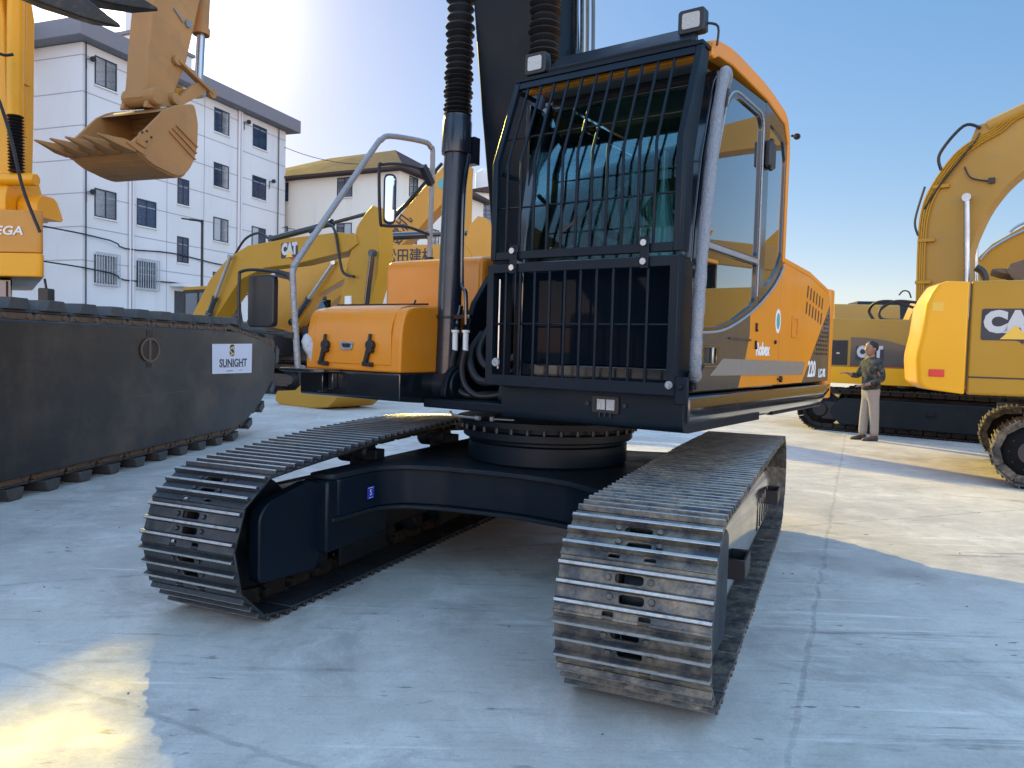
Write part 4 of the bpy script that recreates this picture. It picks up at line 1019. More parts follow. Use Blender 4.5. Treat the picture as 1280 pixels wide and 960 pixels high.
bgtrack(R4, -.95, 7.8, 12, .42, .6, 'link', 30); bgtrack(R4, 1.45, 7.8, 12, .42, .6, 'link', 30)

# ---------------------------------------------------------------- excavators in the left background
def left_machine(P, d, label, boom, stick, paint, cyls, cabz=(1.15, 2.85), hp=None):
    loc, rz = heading(P, d)
    r = thing('crawler_excavator', label, 'excavator', loc, rz, 'yellow excavators')
    bgtrack(r, -.95, -3.2, 1.2, .42, .6, 'link', 30); bgtrack(r, 1.45, -3.2, 1.2, .42, .6, 'link', 30)
    house(r, [(-4.0, 1.05), (.3, 1.05), (.3, 1.7), (-1.4, 2.0), (-4.0, 2.0)], -1.2, 1.6, hp or paint)
    s = MB(); s.box(.5, 1.0, -.1, .55, .9, 1.9); s.box(-1.5, .9, -.3, .8, .9, 1.3); s.build('revolving_frame', 'black', r, bevel=.02)
    bgcab(r, -1.1, .55, .65, 1.6, *cabz)
    beam(r, 'boom', boom, 0, .45, paint)
    beam(r, 'stick', stick, .04, .41, paint)
    for a, b, f, y, rr, rod in cyls: ram(r, 'cylinder', a, b, f, y, rr, 'navy_gloss', rod)
    return r
A = left_machine((-9.2, 21), (4.9, -4.0), 'yellow excavator with a level boom behind the pontoon, bucket resting on the ground',
    [(.3, 1.6), (.77, 2.21), (1.54, 3.0), (2.43, 3.53), (3.35, 3.78), (5.03, 3.84), (6.9, 3.84), (7.45, 3.75), (7.55, 3.55), (7.2, 3.40), (6.25, 3.32), (5.36, 3.23), (4.06, 3.20), (3.0, 2.95), (2.07, 2.2), (1.3, 1.6)],
    [(7.45, 3.9), (7.70, 4.15), (7.95, 4.32), (8.14, 4.25), (8.22, 3.6), (8.17, 2.9), (7.8, 2.0), (7.35, .95), (6.75, .75), (6.55, .95), (6.85, 2.07), (7.16, 3.14), (7.36, 3.6)],
    'cat', [((4.04, 3.92), (7.95, 4.24), .60, .22, .075, 'navy_gloss'), ((1.75, 2.1), (2.75, 3.52), .30, -.12, .07, 'steel'), ((8.15, 3.3), (7.85, 1.3), .62, -.10, .06, 'navy_gloss')])
logo(A, 4.78, 3.56, .0, .62, .34)
s = MB(); s.prism(rnd([(5.95, .35), (5.25, .30), (5.18, .08), (5.4, .0), (6.6, .0), (7.15, .05), (7.5, .3), (7.4, .85), (7.0, 1.0), (6.6, .75)], .06, 3), 'y', -.4, .85); s.build('bucket', 'cat', A, bevel=.03)
s = MB(); s.tube(bez([(5.9, -.03, 3.9), (6.3, -.03, 4.02), (6.75, -.03, 3.95), (7.0, -.05, 3.3), (7.15, -.05, 2.95), (7.5, -.04, 2.85)], 6), .03, 6); s.build('boom_hose', 'black', A)
s = MB(); s.tube(bez([(2.4, .2, 3.62), (2.9, .2, 4.0), (3.5, .2, 4.1), (3.9, .2, 3.95)], 6), .03, 6); s.build('boom_hose', 'black', A)
s = MB(); s.box(7.15, 7.35, -.004, .038, 2.05, 2.45); s.build('warning_sticker', 'white', A)
B = left_machine((-8.5, 27), (5, -3), 'amber excavator with a steep boom carrying black lettering, behind the level-boomed machine',
    [(-.3, 1.7), (.3, 2.63), (1.85, 3.57), (4.97, 4.95), (6.36, 6.12), (7.25, 6.85), (7.75, 7.1), (8.1, 6.8), (8.05, 6.2), (7.48, 5.9), (6.69, 5.3), (6.23, 4.88), (2.97, 2.9), (1.3, 1.7)],
    [(7.6, 7.2), (7.95, 7.15), (8.1, 6.7), (8.1, 4.0), (8.0, 2.3), (7.75, 2.3), (7.6, 5.5)],
    'sany', [((1.0, 2.0), (3.3, 4.2), .55, -.12, .10, 'navy_gloss'), ((4.3, 5.0), (7.7, 7.1), .6, .22, .07, 'steel')])
text('boom_lettering', '松田建机', .62, 'ink', B, (5.45, -.004, 4.62), (PI/2, -math.atan2(5.45-4.12, .83), 0), .002, .8, bold=.008)
s = MB(); s.prism(circ(7.25, 6.35, .16), 'y', -.006, -.002); s.build('green_sticker', 'teal_mark', B)
s = MB(); s.tube([(4.97, -.02, 5.06), (6.36, -.02, 6.22), (7.25, -.02, 6.95)], .05, 6).tube([(.3, -.02, 2.75), (1.85, -.02, 3.68), (4.97, -.02, 5.06)], .045, 6); s.build('boom_pipes', 'black', B)
s = MB(); s.prism(rnd([(8.2, 2.4), (7.6, 2.0), (7.4, 1.2), (7.9, .7), (8.6, 1.0), (8.8, 2.2)], .1), 'y', -.35, .8); s.build('bucket', 'sany', B, bevel=.02)
C_ = left_machine((-6.5, 22), (5, -1.5), 'amber excavator with a level lettered boom behind the orange fuel tank',
    [(-1.6, 1.7), (-.9, 2.9), (.1, 3.9), (1.2, 4.16), (3., 4.18), (5.34, 4.17), (5.55, 3.9), (5.5, 3.45), (4.9, 3.58), (2.95, 3.52), (1.9, 3.3), (.9, 2.8), (.2, 1.7)],
    [(5.34, 4.2), (5.45, 4.65), (5.70, 4.92), (5.92, 4.86), (6.07, 4.6), (6.15, 3.6), (5.9, 2.6), (5.5, 1.2), (5.15, 1.2), (5.3, 3.0)],
    'sany', [((1.9, 4.42), (5.70, 4.50), .62, .22, .11, 'navy_gloss'), ((.2, 2.0), (1.5, 3.7), .4, -.12, .08, 'steel')], hp='black')
text('boom_lettering', '松田建机', .44, 'ink', C_, (3.75, -.004, 3.84), (PI/2, 0, 0), .002, .85, bold=.006)
s = MB(); s.box(5.55, 5.80, .025, .038, 3.72, 3.85); s.build('green_sticker', 'teal_mark', C_)
s = MB(); s.prism(rnd([(5.2, 1.3), (4.6, .9), (4.3, .3), (4.7, .0), (5.5, .0), (5.8, 1.1)], .1), 'y', -.35, .8); s.build('bucket', 'sany', C_, bevel=.02)

# ---------------------------------------------------------------- tan bucket hanging at the upper left
T = thing('crawler_excavator', 'tan excavator arm hanging down above the pontoon, its clean open bucket showing five teeth', 'excavator', (-7.61, -.26, 0), math.atan2(.9371, .3489))
def q(s_, w): return (9+s_, w)
y0, y1 = -.5, .5
tp = [q(-.04, 3.43), q(.05, 3.51), q(.40, 3.89), q(.57, 4.00), q(.85, 4.10), q(.91, 3.90), q(.90, 3.57), q(.79, 3.34), q(.64, 3.22), q(.24, 3.28)]
s = MB(); th = .035
s.prism(rnd(tp, [0,.02,.04,.04,.06,.05,.12,.1,.1,.1], 3), 'y', y0, y0+th); s.prism(rnd(tp, [0,.02,.04,.04,.06,.05,.12,.1,.1,.1], 3), 'y', y1-th, y1)
run = [Vector(p) for p in (tp[0], tp[9], tp[8], tp[7], tp[6], tp[5], tp[4])]
run = [Vector((p.x, p.y)) for p in bez([(p.x, p.y, 0) for p in run], 4)]; cen = Vector((9.45, 3.65))
inn = [p+(cen-p).normalized()*.03 for p in run]
for a, b, c, d in zip(run, run[1:], inn[1:], inn): s.prism([tuple(a), tuple(b), tuple(c), tuple(d)], 'y', y0+.03, y1-.03)
s.prism([q(-.10, 3.425), q(-.02, 3.39), q(.16, 3.34), q(.16, 3.38), q(.0, 3.45)], 'y', y0-.012, y1+.012)
s.prism([q(.44, 3.90), q(.57, 3.985), q(.84, 4.085), q(.80, 4.03)], 'y', y0+.036, y1-.036)
bk = s.build('bucket', 'tan', T, bevel=.008)
for k in range(3):
    s = MB(); s.obox((9.47+.05*k, y0-.008, 3.69+.045*k), (9.86+.015*k, y0-.008, 3.47+.075*k), .016, .028, (0, 1, 0)); s.build('wear_strip', 'tan', bk, bevel=.004)
s = MB(); s.prism([q(.03, 3.45), q(.06, 3.56), q(.17, 3.64), q(.25, 3.58), q(.15, 3.42)], 'y', y0-.02, y0-.001); s.build('side_cutter', 'tan', bk, bevel=.004)
s = MB()
for (a, b) in ((.09, 3.57), (.15, 3.60), (.15, 3.49), (.21, 3.55)): s.cyl((9+a, y0-.03, b), (9+a, y0-.019, b), .012, 6)
s.build('plate_bolts', 'link', bk)
for k in range(5):
    y = y0+.06+(y1-y0-.12)*k/4; s = MB(); R = []
    for t, hw, hh in ((0, .055, .045), (.35, .055, .045), (.6, .035, .030), (1, .012, .008)):
        p = Vector(q(.04, 3.40)).lerp(Vector(q(-.38, 3.435)), t); R.append([(p.x, y+hw*i, p.y+hh*j) for i, j in ((-1,-1), (1,-1), (1,1), (-1,1))])
    s.loft(R); s.build('tooth', 'tan', bk, bevel=.006)
s = MB()
for y in (-.20, .14):
    s.prism(rnd([q(.42, 3.95), q(.80, 4.08), q(.80, 4.16), q(.66, 4.22), q(.50, 4.18)], .05), 'y', y-.025, y+.025)
    s.prism(rnd([q(.74, 4.04), q(.90, 4.10), q(1.35, 4.42), q(1.30, 4.52), q(1.15, 4.46)], .04), 'y', y-.025, y+.025)
s.build('bucket_ears', 'tan', bk, bevel=.006)
st_ = [q(.42, 4.06), q(.45, 4.25), q(.48, 4.64), q(.54, 5.19), q(.75, 6.9), q(1.1, 7.6), q(1.9, 7.4), q(1.75, 6.8), q(1.27, 5.49), q(1.05, 4.66), q(.91, 4.34), q(.85, 4.16)]
beam(T, 'stick', st_, -.19, .11, 'tan', .025)
s = MB(); s.lathe([(0, -.26), (.08, -.26), (.095, -.24), (.095, .18), (.08, .20), (0, .20)], (9.52, -.04, 4.10), (0, 1, 0), 22); s.lathe([(0, -.25), (.06, -.25), (.065, -.23), (.065, .19), (0, .2)], (9.80, -.04, 4.16), (0, 1, 0), 18); s.build('stick_end_boss', 'tan', T)
for y in (-.225, .15):
    s = MB(); s.obox((9.87, y, 4.62), (10.42, y, 4.42), .035, .085, (0, 1, 0)); s.lathe([(0, -.025), (.055, -.025), (.055, .025), (0, .025)], (9.87, y, 4.62), (0, 1, 0), 14); s.lathe([(0, -.03), (.06, -.03), (.06, .03), (0, .03)], (10.42, y, 4.42), (0, 1, 0), 14); s.build('link_arm', 'tan', T, bevel=.006)
s = MB(); s.obox((10.40, -.04, 4.42), (9.95, -.04, 4.30), .14, .09); s.build('bucket_link', 'sany', T, bevel=.015)
ram(T, 'bucket_cylinder', (10.55, 7.2), (10.40, 4.45), .745, -.04, .085, 'tan', 'steel')
s = MB(); s.prism(circ(10.05, 5.11, .045, 6), 'y', -.22, -.191); s.obox((9.98, -.20, 5.10), (9.84, -.20, 5.20), .02, .02); s.build('stick_fitting', 'steel', T)
beam(T, 'boom', [(10.1, 7.3), (10.6, 7.8), (10.2, 8.1), (6.0, 7.4), (1.6, 4.6), (-1.4, 1.9), (-.2, 1.9), (2.4, 4.2), (6.0, 6.7)], -.27, .18, 'tan')
house(T, [(-5.2, 1.05), (-.6, 1.05), (-.6, 2.1), (-5.2, 2.2)], -1.4, 1.4, 'tan')
bgtrack(T, -1.2, -4.8, -.6, .42, .6, 'link', 30); bgtrack(T, 1.2, -4.8, -.6, .42, .6, 'link', 30)
bgcab(T, -2.1, -.45, -1.4, -.45)

# ---------------------------------------------------------------- pontoon excavator on the left
loc, rz = heading((-4.2, 6.215), (.387, 5.114))
P = thing('amphibious_excavator', 'yellow excavator riding on huge black steel pontoons along the left side', 'amphibious excavator', loc, rz)
for y0, y1 in ((0, 1.5), (4.0, 5.5)):
    out = [(-3.4, .80), (-3.2, .36), (-2.9, .19), (4.35, .19), (4.75, .25), (5.3, .50), (5.80, .85), (5.86, 1.22), (5.5, 1.42), (4.5, 1.545), (-2.6, 1.545), (-3.2, 1.35)]
    s = MB(); s.prism(out, 'y', y0, y1)
    pn = s.build('pontoon', 'pontoon', P, bevel=.02)
    # endless chain of cleats round the pontoon
    chs = [MB(), MB()]; cl = MB()
    path = [Vector(p) for p in out]+[Vector(out[0])]
    L = [0.]
    for a, b in zip(path, path[1:]): L.append(L[-1]+(b-a).length)
    n = int(L[-1]/.47)
    for k in range(n):
        d = L[-1]*(k+.35)/n; i = max(j for j in range(len(L)-1) if L[j] <= d)
        a, b = path[i], path[i+1]; p = a.lerp(b, (d-L[i])/(L[i+1]-L[i])); t = (b-a).normalized(); nrm = Vector((t.y, -t.x))
        def X(tt, nn, y): v = p+t*tt+nrm*nn; return (v.x, y, v.y)
        for ya, yb in ((y0+.02, y1-.02),):
            kk = .70 if nrm.y < -.3 else 1.
            cl.loft([[X(-.15*kk, .085, y), X(.15*kk, .085, y), X(.10*kk, .185, y), X(-.10*kk, .185, y)] for y in (ya, yb)])
            cl.loft([[X(-.22, .06, y), X(.22, .06, y), X(.22, .084, y), X(-.22, .084, y)] for y in (ya+.05, yb-.05)])
        for ch, yc_ in zip(chs, (y0+.12, y1-.12)):
            ch.loft([[X(-.235, .0, y), X(-.2, .058, y), X(.2, .058, y), X(.235, .0, y)] for y in (yc_-.06, yc_+.06)])
            ch.cyl(X(-.14, .03, yc_-.075), X(-.14, .03, yc_+.075), .022, 8).cyl(X(.14, .03, yc_-.075), X(.14, .03, yc_+.075), .022, 8)
    c1 = cl.build('cleats', 'cleat', P, bevel=.008); [c.build('cleat_chain', 'rust', P, bevel=.005) for c in chs]
s = MB(); s.plate(circ(2.23, 1.285, .19, 32, .135), [circ(2.23, 1.285, .165, 32, .115)], 'y', -.016, -.002); s.box(2.205, 2.245, -.012, -.002, 1.172, 1.398)
hr = s.build('inspection_port', 'rust', P)
s = MB(); s.prism(circ(2.23, 1.285, .164, 28, .114), 'y', -.003, -.001); s.box(2.17, 2.29, -.004, -.001, 1.435, 1.51).box(2.17, 2.27, -.004, -.001, 1.09, 1.14); s.build('port_hole', 'hole', hr)
s = MB(); s.box(1.75, 3.2, -.004, -.001, .785, .790); s.build('weld_seam', 'rust', P)
s = MB(); s.plate([(3.70, .975), (4.92, .955), (4.93, 1.38), (3.69, 1.365)], [], 'y', -.010, -.004)
bn = s.build('banner', 'banner', P)
text('banner_lettering', 'SUNIGHT', .15, 'ink', bn, (4.32, -.012, 1.105), (PI/2, 0, 0), .001, 1.35, bold=.003)
text('banner_emblem', 'S', .20, 'ink', bn, (4.27, -.012, 1.275), (PI/2, 0, 0), .001, 1.5, bold=.012)
s = MB(); s.prism([(4.20, 1.315), (4.34, 1.345), (4.35, 1.325), (4.22, 1.295)], 'y', -.0145, -.0135).prism([(4.20, 1.225), (4.33, 1.255), (4.34, 1.235), (4.21, 1.205)], 'y', -.0145, -.0135); s.build('emblem_accent', 'yellow_mark', bn)
s = MB()
for k in range(14): s.box(3.98+k*.05, 4.015+k*.05, -.012, -.0105, 1.052, 1.058)
s.box(4.1, 4.3, -.012, -.0105, .998, 1.006); s.box(4.5, 4.6, -.012, -.0105, 1.0, 1.006)
s.build('banner_small_print', 'ink', bn)
# upper works
s = MB(); s.box(1.0, 4.0, 1.5, 4.0, 1.2, 1.6); s.lathe([(.0, 0), (.8, 0), (.8, .25), (.9, .26), (.9, .46), (0, .46)], (3.6, 4.4, 1.58), (0, 0, 1), 32); s.build('swing_base', 'navy_gloss', P, bevel=.02)
def vslab(name, z0, z1, mt, pts, bev):
    s = MB(); s.prism(pts, 'z', z0, z1); return s.build(name, mt, P, bevel=bev, seg=4)
hb = vslab('engine_housing', 2.33, 2.80, 'vega_orange', rnd([(2.18, 1.20), (4.6, 3.15), (4.6, 5.6), (2.6, 5.6), (2.18, 5.2)], .10, 4), .05)
vslab('counterweight', 2.06, 2.322, 'cat_bright', rnd([(2.15, 1.17), (4.6, 3.13), (4.6, 5.6), (2.6, 5.6), (2.15, 5.2)], .12, 4), .10)
text('body_lettering', 'VEGA', .135, 'white', hb, (2.172, 1.66, 2.565), (PI/2, 0, -PI/2), .002, 1.3, shear=.15, bold=.003)
s = MB(); s.prism([(2.32, 1.68), (4.4, 3.3), (4.4, 5.4), (2.32, 5.4)], 'z', 1.60, 2.05); lc = s.build('lower_cab_panel', 'navy_gloss', P, bevel=.02)
s = MB(); s.box(2.30, 2.318, 1.74, 3.2, 1.64, 2.02); s.build('lower_window', 'winglass', lc)
s = MB(); s.prism(rnd(rect(1.24, 1.36, 1.72, 1.95), .02), 'x', 2.3, 2.42); s.tube([(2.36, 1.3, 1.95), (2.36, 1.32, 2.06)], .015, 6); s.build('side_camera', 'black', P, bevel=.01)
# boom foot, boom, cylinder with boot
s = MB(); s.prism(rnd([(2.45, 2.805), (2.45, 3.0), (2.52, 3.20), (3.0, 3.28), (3.2, 2.805)], .06), 'y', 1.86, 2.15); s.lathe([(0, 0), (.07, 0), (.07, .6), (0, .6)], (2.50, 1.52, 3.20), (0, 1, 0), 18)
s.prism(rnd([(2.62, 2.805), (2.62, 2.98), (2.70, 3.07), (2.95, 3.07), (3.1, 2.805)], .08), 'y', 1.60, 1.85)
s.build('boom_foot', 'cat_bright', P, bevel=.02)
s = MB(); s.prism([(2.95, 3.2), (2.98, 3.9), (3.0, 5.2), (2.6, 6.8), (1.3, 7.7), (-1.6, 7.9), (-1.7, 7.5), (1.1, 7.2), (2.1, 6.4), (2.5, 5.0), (2.55, 3.9), (2.6, 3.2)], 'y', 1.90, 2.5)
s.build('boom', 'cat_bright', P, bevel=.02)
s = MB(); s.lathe([(0, 0), (.035, 0), (.035, 2.6), (0, 2.6)], (2.75, 1.86, 3.75), (0, 0, 1), 10); s.prism([(2.8, 4.35), (2.8, 4.75), (2.6, 4.78), (2.55, 4.35)], 'y', 1.80, 1.896); s.build('boom_pipe', 'cat_bright', P, bevel=.004)
prof = []; t = 0
while t < .62: prof += [(.055, t), (.088, t+.018), (.055, t+.036)]; t += .036
s = MB(); s.lathe([(0, 0)]+prof+[(0, t)], (2.50, 1.76, 3.28), (.0, .02, 1), 22); s.build('dust_boot', 'rubber', P, angle=60)
s = MB(); s.cyl((2.50, 1.775, 3.92), (2.55, 1.80, 5.9), .085, 20); s.build('boom_cylinder', 'cat_bright', P)
s = MB(); s.tube(bez([(2.1, 1.95, 4.5), (2.1, 1.72, 4.12), (2.1, 1.54, 3.64), (2.1, 1.38, 3.02), (2.12, 1.20, 2.55)], 8), .018, 8).tube(bez([(2.2, 1.9, 4.9), (2.15, 1.85, 4.6), (2.2, 1.7, 4.5), (2.25, 1.6, 4.52)], 6), .016, 8); s.build('hanging_hose', 'rubber', P)
# stick and dark bucket folded back over the near pontoon
s = MB(); s.prism([(-1.2, 7.8), (-1.7, 7.6), (-1.35, 6.0), (-1.0, 4.5), (-.65, 4.5), (-.85, 6.4)], 'y', .55, .9); s.build('stick', 'cat_bright', P, bevel=.02)
s = MB(); s.prism(rnd([(-1.15, 4.75), (-1.15, 4.1), (-.95, 3.84), (-.60, 3.80), (-.35, 4.0), (-.3, 4.6)], .08), 'y', .0, 1.3)
bk2 = s.build('bucket', 'navy', P, bevel=.02)
for a, b in (((-.68, -.25, 4.13), (-.61, -1.40, 3.62)), ((-.17, -.2, 4.30), (-.12, -1.40, 3.95)), ((.35, -.1, 4.6), (.40, -1.2, 4.45))):
    s = MB(); R = []; a, b = Vector(a), Vector(b)
    for t, hw, hh in ((0, .12, .15), (.45, .11, .13), (.8, .07, .075), (1, .012, .012)):
        c = a.lerp(b, t); R.append([(c.x+hw*i, c.y, c.z+hh*j) for i, j in ((-1,-1), (1,-1), (1,1), (-1,1))])
    s.loft(R); s.build('tooth', 'link', bk2, bevel=.03, seg=3)
s = MB(); s.obox((-.95, -.05, 4.12), (.6, -.05, 4.75), .5, .3); s.build('tooth_bar', 'navy', bk2, bevel=.02)

# ---------------------------------------------------------------- vehicles far behind
def lorry(loc, rz, label, col, hh=2.9, load=True):
    r = thing('lorry', label, 'lorry', loc, rz)
    s = MB(); s.prism(rnd([(0, .6), (0, 1.7), (.25, hh), (1.7, hh), (1.9, hh-.1), (1.9, .6)], .1, 3), 'y', -1.1, 1.1); s.build('lorry_cab', col, r, bevel=.04)
    s = MB(); s.prism([(.06, 1.62), (.30, hh-.3), (.28, hh-.3), (.04, 1.62)], 'y', -.95, .95); s.prism([(.35, 1.7), (.45, hh-.35), (1.2, hh-.35), (1.2, 1.7)], 'y', -1.106, -1.101); s.build('lorry_window', 'winglass', r)
    s = MB(); s.box(2.1, 8.2, -1.2, 1.2, 1.1, 2.6 if load else 1.35).box(1.9, 8.2, -.5, .5, .7, 1.0); s.build('load_bed', 'dark_decal', r, bevel=.03)
    for x in (.9, 6.2, 7.3):
        for y in (-1.05, 1.05):
            s = MB(); s.lathe([(0, -.15), (.25, -.14), (.3, -.1), (.48, -.14), (.5, -.1), (.5, .1), (.48, .14), (0, .14)], (x, y, .5), (0, 1, 0), 20); s.build('wheel', 'rubber', r)
    return r
lorry((12.35, 26.5, 0), R_(84), 'pale yellow lorry parked far behind, just right of the orange machine', 'cat_old', 3.3)
lorry((14.5, 29.5, 0), R_(80), 'dark lorry parked far behind the hoses of the yellow excavator', 'navy_flat', 3.65)
CR = thing('backhoe_loader', 'yellow loader cab with pale side window seen over the yellow excavator body', 'loader', (12.6, 24.6, 0), R_(-20))
s = MB(); s.box(-1.2, 3.2, -.9, .9, .8, 2.0); s.build('body', 'cat', CR, bevel=.08)
s = MB(); s.prism(rnd([(-.2, 2.0), (.25, 3.3), (1.3, 3.5), (1.45, 2.0)], .1, 3), 'y', -.75, .75); c0 = s.build('loader_cab', 'cat', CR, bevel=.05)
s = MB(); s.prism([(-.05, 2.1), (.28, 3.15), (.72, 3.25), (.72, 2.1)], 'y', -.76, -.755); s.build('side_window', 'curtain', c0)
for x in (-.4, 2.3):
    for y in (-.95, .95):
        s = MB(); s.lathe([(0, -.2), (.3, -.18), (.6, -.2), (.65, -.1), (.65, .1), (.6, .2), (0, .2)], (x, y, .65), (0, 1, 0), 20); s.build('wheel', 'rubber', CR)
WT = thing('white_van', 'small white van roof seen over the yellow excavator body', 'van', (10.2, 23.2, 0), R_(10))
s = MB(); s.prism(rnd([(0, .4), (0, 1.2), (.8, 1.5), (1.5, 2.35), (4.4, 2.4), (4.5, .4)], .12, 4), 'y', -.85, .85); s.build('body', 'white', WT, bevel=.06)
s = MB(); s.prism([(.92, 1.55), (1.55, 2.25), (1.53, 2.27), (.88, 1.57)], 'y', -.7, .7); s.box(1.7, 2.6, -.856, -.852, 1.55, 2.15); s.build('van_window', 'winglass', WT)
for x in (.8, 3.6):
    for y in (-.8, .8):
        s = MB(); s.lathe([(0, -.1), (.33, -.1), (.35, 0), (.33, .1), (0, .1)], (x, y, .35), (0, 1, 0), 18); s.build('wheel', 'rubber', WT)

# ================================================================== BUILDINGS
def window(root, face, a0, a1, z0, z1, pos, curtain=False, bars=False):
    """window on the face y=pos (face 'y', a along x) or x=pos (face 'x', a along y), looking towards negative"""
    s = MB()
    def bx(mb, p0, p1, q0, q1, d0, d1):
        if face == 'y': mb.box(p0, p1, pos+d0, pos+d1, q0, q1)
        else: mb.box(pos+d0, pos+d1, p0, p1, q0, q1)
    f = .06
    bx(s, a0, a0+f, z0, z1, -.03, .05); bx(s, a1-f, a1, z0, z1, -.03, .05); bx(s, a0+f, a1-f, z1-f, z1, -.03, .05); bx(s, a0+f, a1-f, z0, z0+f, -.03, .05)
    m_ = (a0+a1)/2; bx(s, m_-.03, m_+.03, z0+f, z1-f, -.03, .05)
    w = s.build('window', 'winframe', root)
    s = MB(); bx(s, a0+f, a1-f, z0+f, z1-f, .0, .02); s.build('pane', 'winglass', w)
    if curtain: s = MB(); bx(s, a0+f, m_-.03, z0+f, z1-f, -.006, -.002) ; s.build('curtain', 'curtain', w)
    s = MB(); bx(s, a0-.05, a1+.05, z0-.07, z0-.002, -.08, .04); s.build('sill', 'wall', w)
    if bars:
        s = MB(); n = 9
        for k in range(n+1): t = a0-.05+(a1-a0+.1)*k/n; bx(s, t-.015, t+.015, z0-.1, z1+.1, -.22, -.19)
        for z in (z0-.1, (z0+z1)/2, z1+.1): bx(s, a0-.05, a1+.05, z-.015, z+.015, -.18, -.15)
        s.build('security_bars', 'curtain', w)
    return w

loc, rz = heading((-19.1, 35.6), (.343, .94))
BA = thing('apartment_building', 'white tiled apartment block with blue windows and flat grey eaves behind the hanging bucket', 'building', loc, rz)
s = MB(); s.prism([(-1.23, 0), (13.3, 0), (13.3, 12), (-22, 12), (-22, 2.9), (-1.23, 2.9)], 'z', 0, 14.55)
s.build('wall', 'wall', BA)
s = MB(); s.prism([(-1.9, -.65), (13.95, -.65), (13.95, 12.6), (-22.6, 12.6), (-22.6, 2.2), (-1.9, 2.2)], 'z', 14.58, 15.35); s.build('eaves', 'eave', BA, bevel=.03)
s = MB(); s.box(3.97, 7.49, 2, 4.1, 15.351, 17.2); rh = s.build('roof_house', 'wall', BA); s = MB(); s.box(3.85, 7.62, 1.88, 4.22, 17.202, 17.38); s.build('roof_house_cap', 'eave', rh); s = MB(); s.box(4.62, 5.71, 2.3, 3.8, 17.382, 20); s.build('added_shade_tower', 'wall', rh)  # topmost block is added, unseen behind the arm, to shade the yard
s = MB()
for z in (4.9, 6.4, 7.9, 9.4, 10.9, 12.4, 14.0):
    s.box(-1.235, 13.3, -.012, -.002, z-.02, z+.02); s.box(-1.242, -1.232, .0, 2.9, z-.02, z+.02); s.box(-22, -1.24, 2.888, 2.898, z-.02, z+.02)
for t in (3.7, 6.3): s.box(t-.015, t+.015, -.012, -.002, 0, 14.5)
s.build('tile_joints', 'line', BA)
for (a, b) in ((-.6, .6), (1.8, 3.0), (7.02, 8.2), (10.2, 11.45)):
    for zi, z in enumerate((12.9, 9.93, 6.95, 3.93)):
        if a == 1.8 and zi == 0: continue
        window(BA, 'y', a, b, z, z+1.3, 0, curtain=(a > 7 and zi in (2,)) , bars=(zi == 3 and a < 5))
for z in (11.45, 8.46, 5.45): window(BA, 'y', 4.4, 5.2, z, z+1.35, 0)
for t in (-2.3, -5.5, -9.0, -13):
    for z in (12.6, 9.6, 6.6, 3.6): window(BA, 'y', t-1.2, t, z, z+1.6, 2.9)
s = MB(); s.box(4.24, 5.26, -.05, -.005, 0, 3.95); s.build('door', 'winframe', BA)
s = MB(); s.box(3.9, 5.6, -.9, -.01, 4.15, 4.3); s.build('door_canopy', 'wall', BA)
for t, m_, r in ((1.32, 'pipe', .06), (1.50, 'pipe', .05), (8.95, 'pipe', .07), (9.15, 'pipe', .06), (-1.12, 'wire', .03), (12.5, 'wire', .03)):
    s = MB(); s.cyl((t, -.10, 0), (t, -.10, 14.55), r, 8); s.build('drainpipe', m_, BA)
s = MB()
for z, sg in ((4.25, .3), (5.75, .15)):
    s.tube(bez([(-14, 2.8, z+.9), (-1.3, -.1, z+.3), (1, -.12, z-.05), (4, -.12, z+.1), (8, -.12, z-.1), (13.3, -.12, z+.05)], 4), .035, 5)
s.build('facade_cables', 'wire', BA)
for t, z in ((-.85, 13.9), (-.85, 8.0), (9.6, 14.1), (11.9, 11.2)):
    s = MB(); s.lathe([(0, 0), (.12, 0), (.12, .12), (0, .14)], (t, -.16, z), (0, -1, 0), 10); s.tube([(t, -.1, z), (t-.25, -.1, z-.05), (t-.25, -.1, z-.5)], .025, 5); s.build('wall_fitting', 'wire', BA)

loc, rz = heading((-6.9, 45), (.43, .90))
BB = thing('apartment_building', 'cream house with brown tiled hip roof behind the yellow booms', 'building', loc, rz)
s = MB(); s.box(0, 10.5, 0, 13, 0, 11.8); s.build('wall', 'wall_cream', BB)
s = MB()
e = [(-.6, -.6, 11.8), (11.1, -.6, 11.8), (11.1, 13.6, 11.8), (-.6, 13.6, 11.8)]; rg = [(5.0, 3.8, 14.4), (5.3, 9.5, 14.4)]
e2 = [(x, y, 11.65) for x, y, z in e]
V_ = [s.bm.verts.new(p) for p in e+rg+e2]
for f in ((0,1,4), (1,2,5,4), (2,3,5), (3,0,4,5), (0,6,7,1), (1,7,8,2), (2,8,9,3), (3,9,6,0), (9,8,7,6)): s.bm.faces.new([V_[i] for i in f])
s.build('roof', 'roof', BB)
for z in (10.35, 7.6, 4.6):
    for y in (3.4, 8.4): window(BB, 'x', y, y+1.15, z, z+1.2, 0, curtain=(z < 9))
    for x in (1.0, 3.6, 7.0): window(BB, 'y', x, x+.95, z, z+1.25, 0)

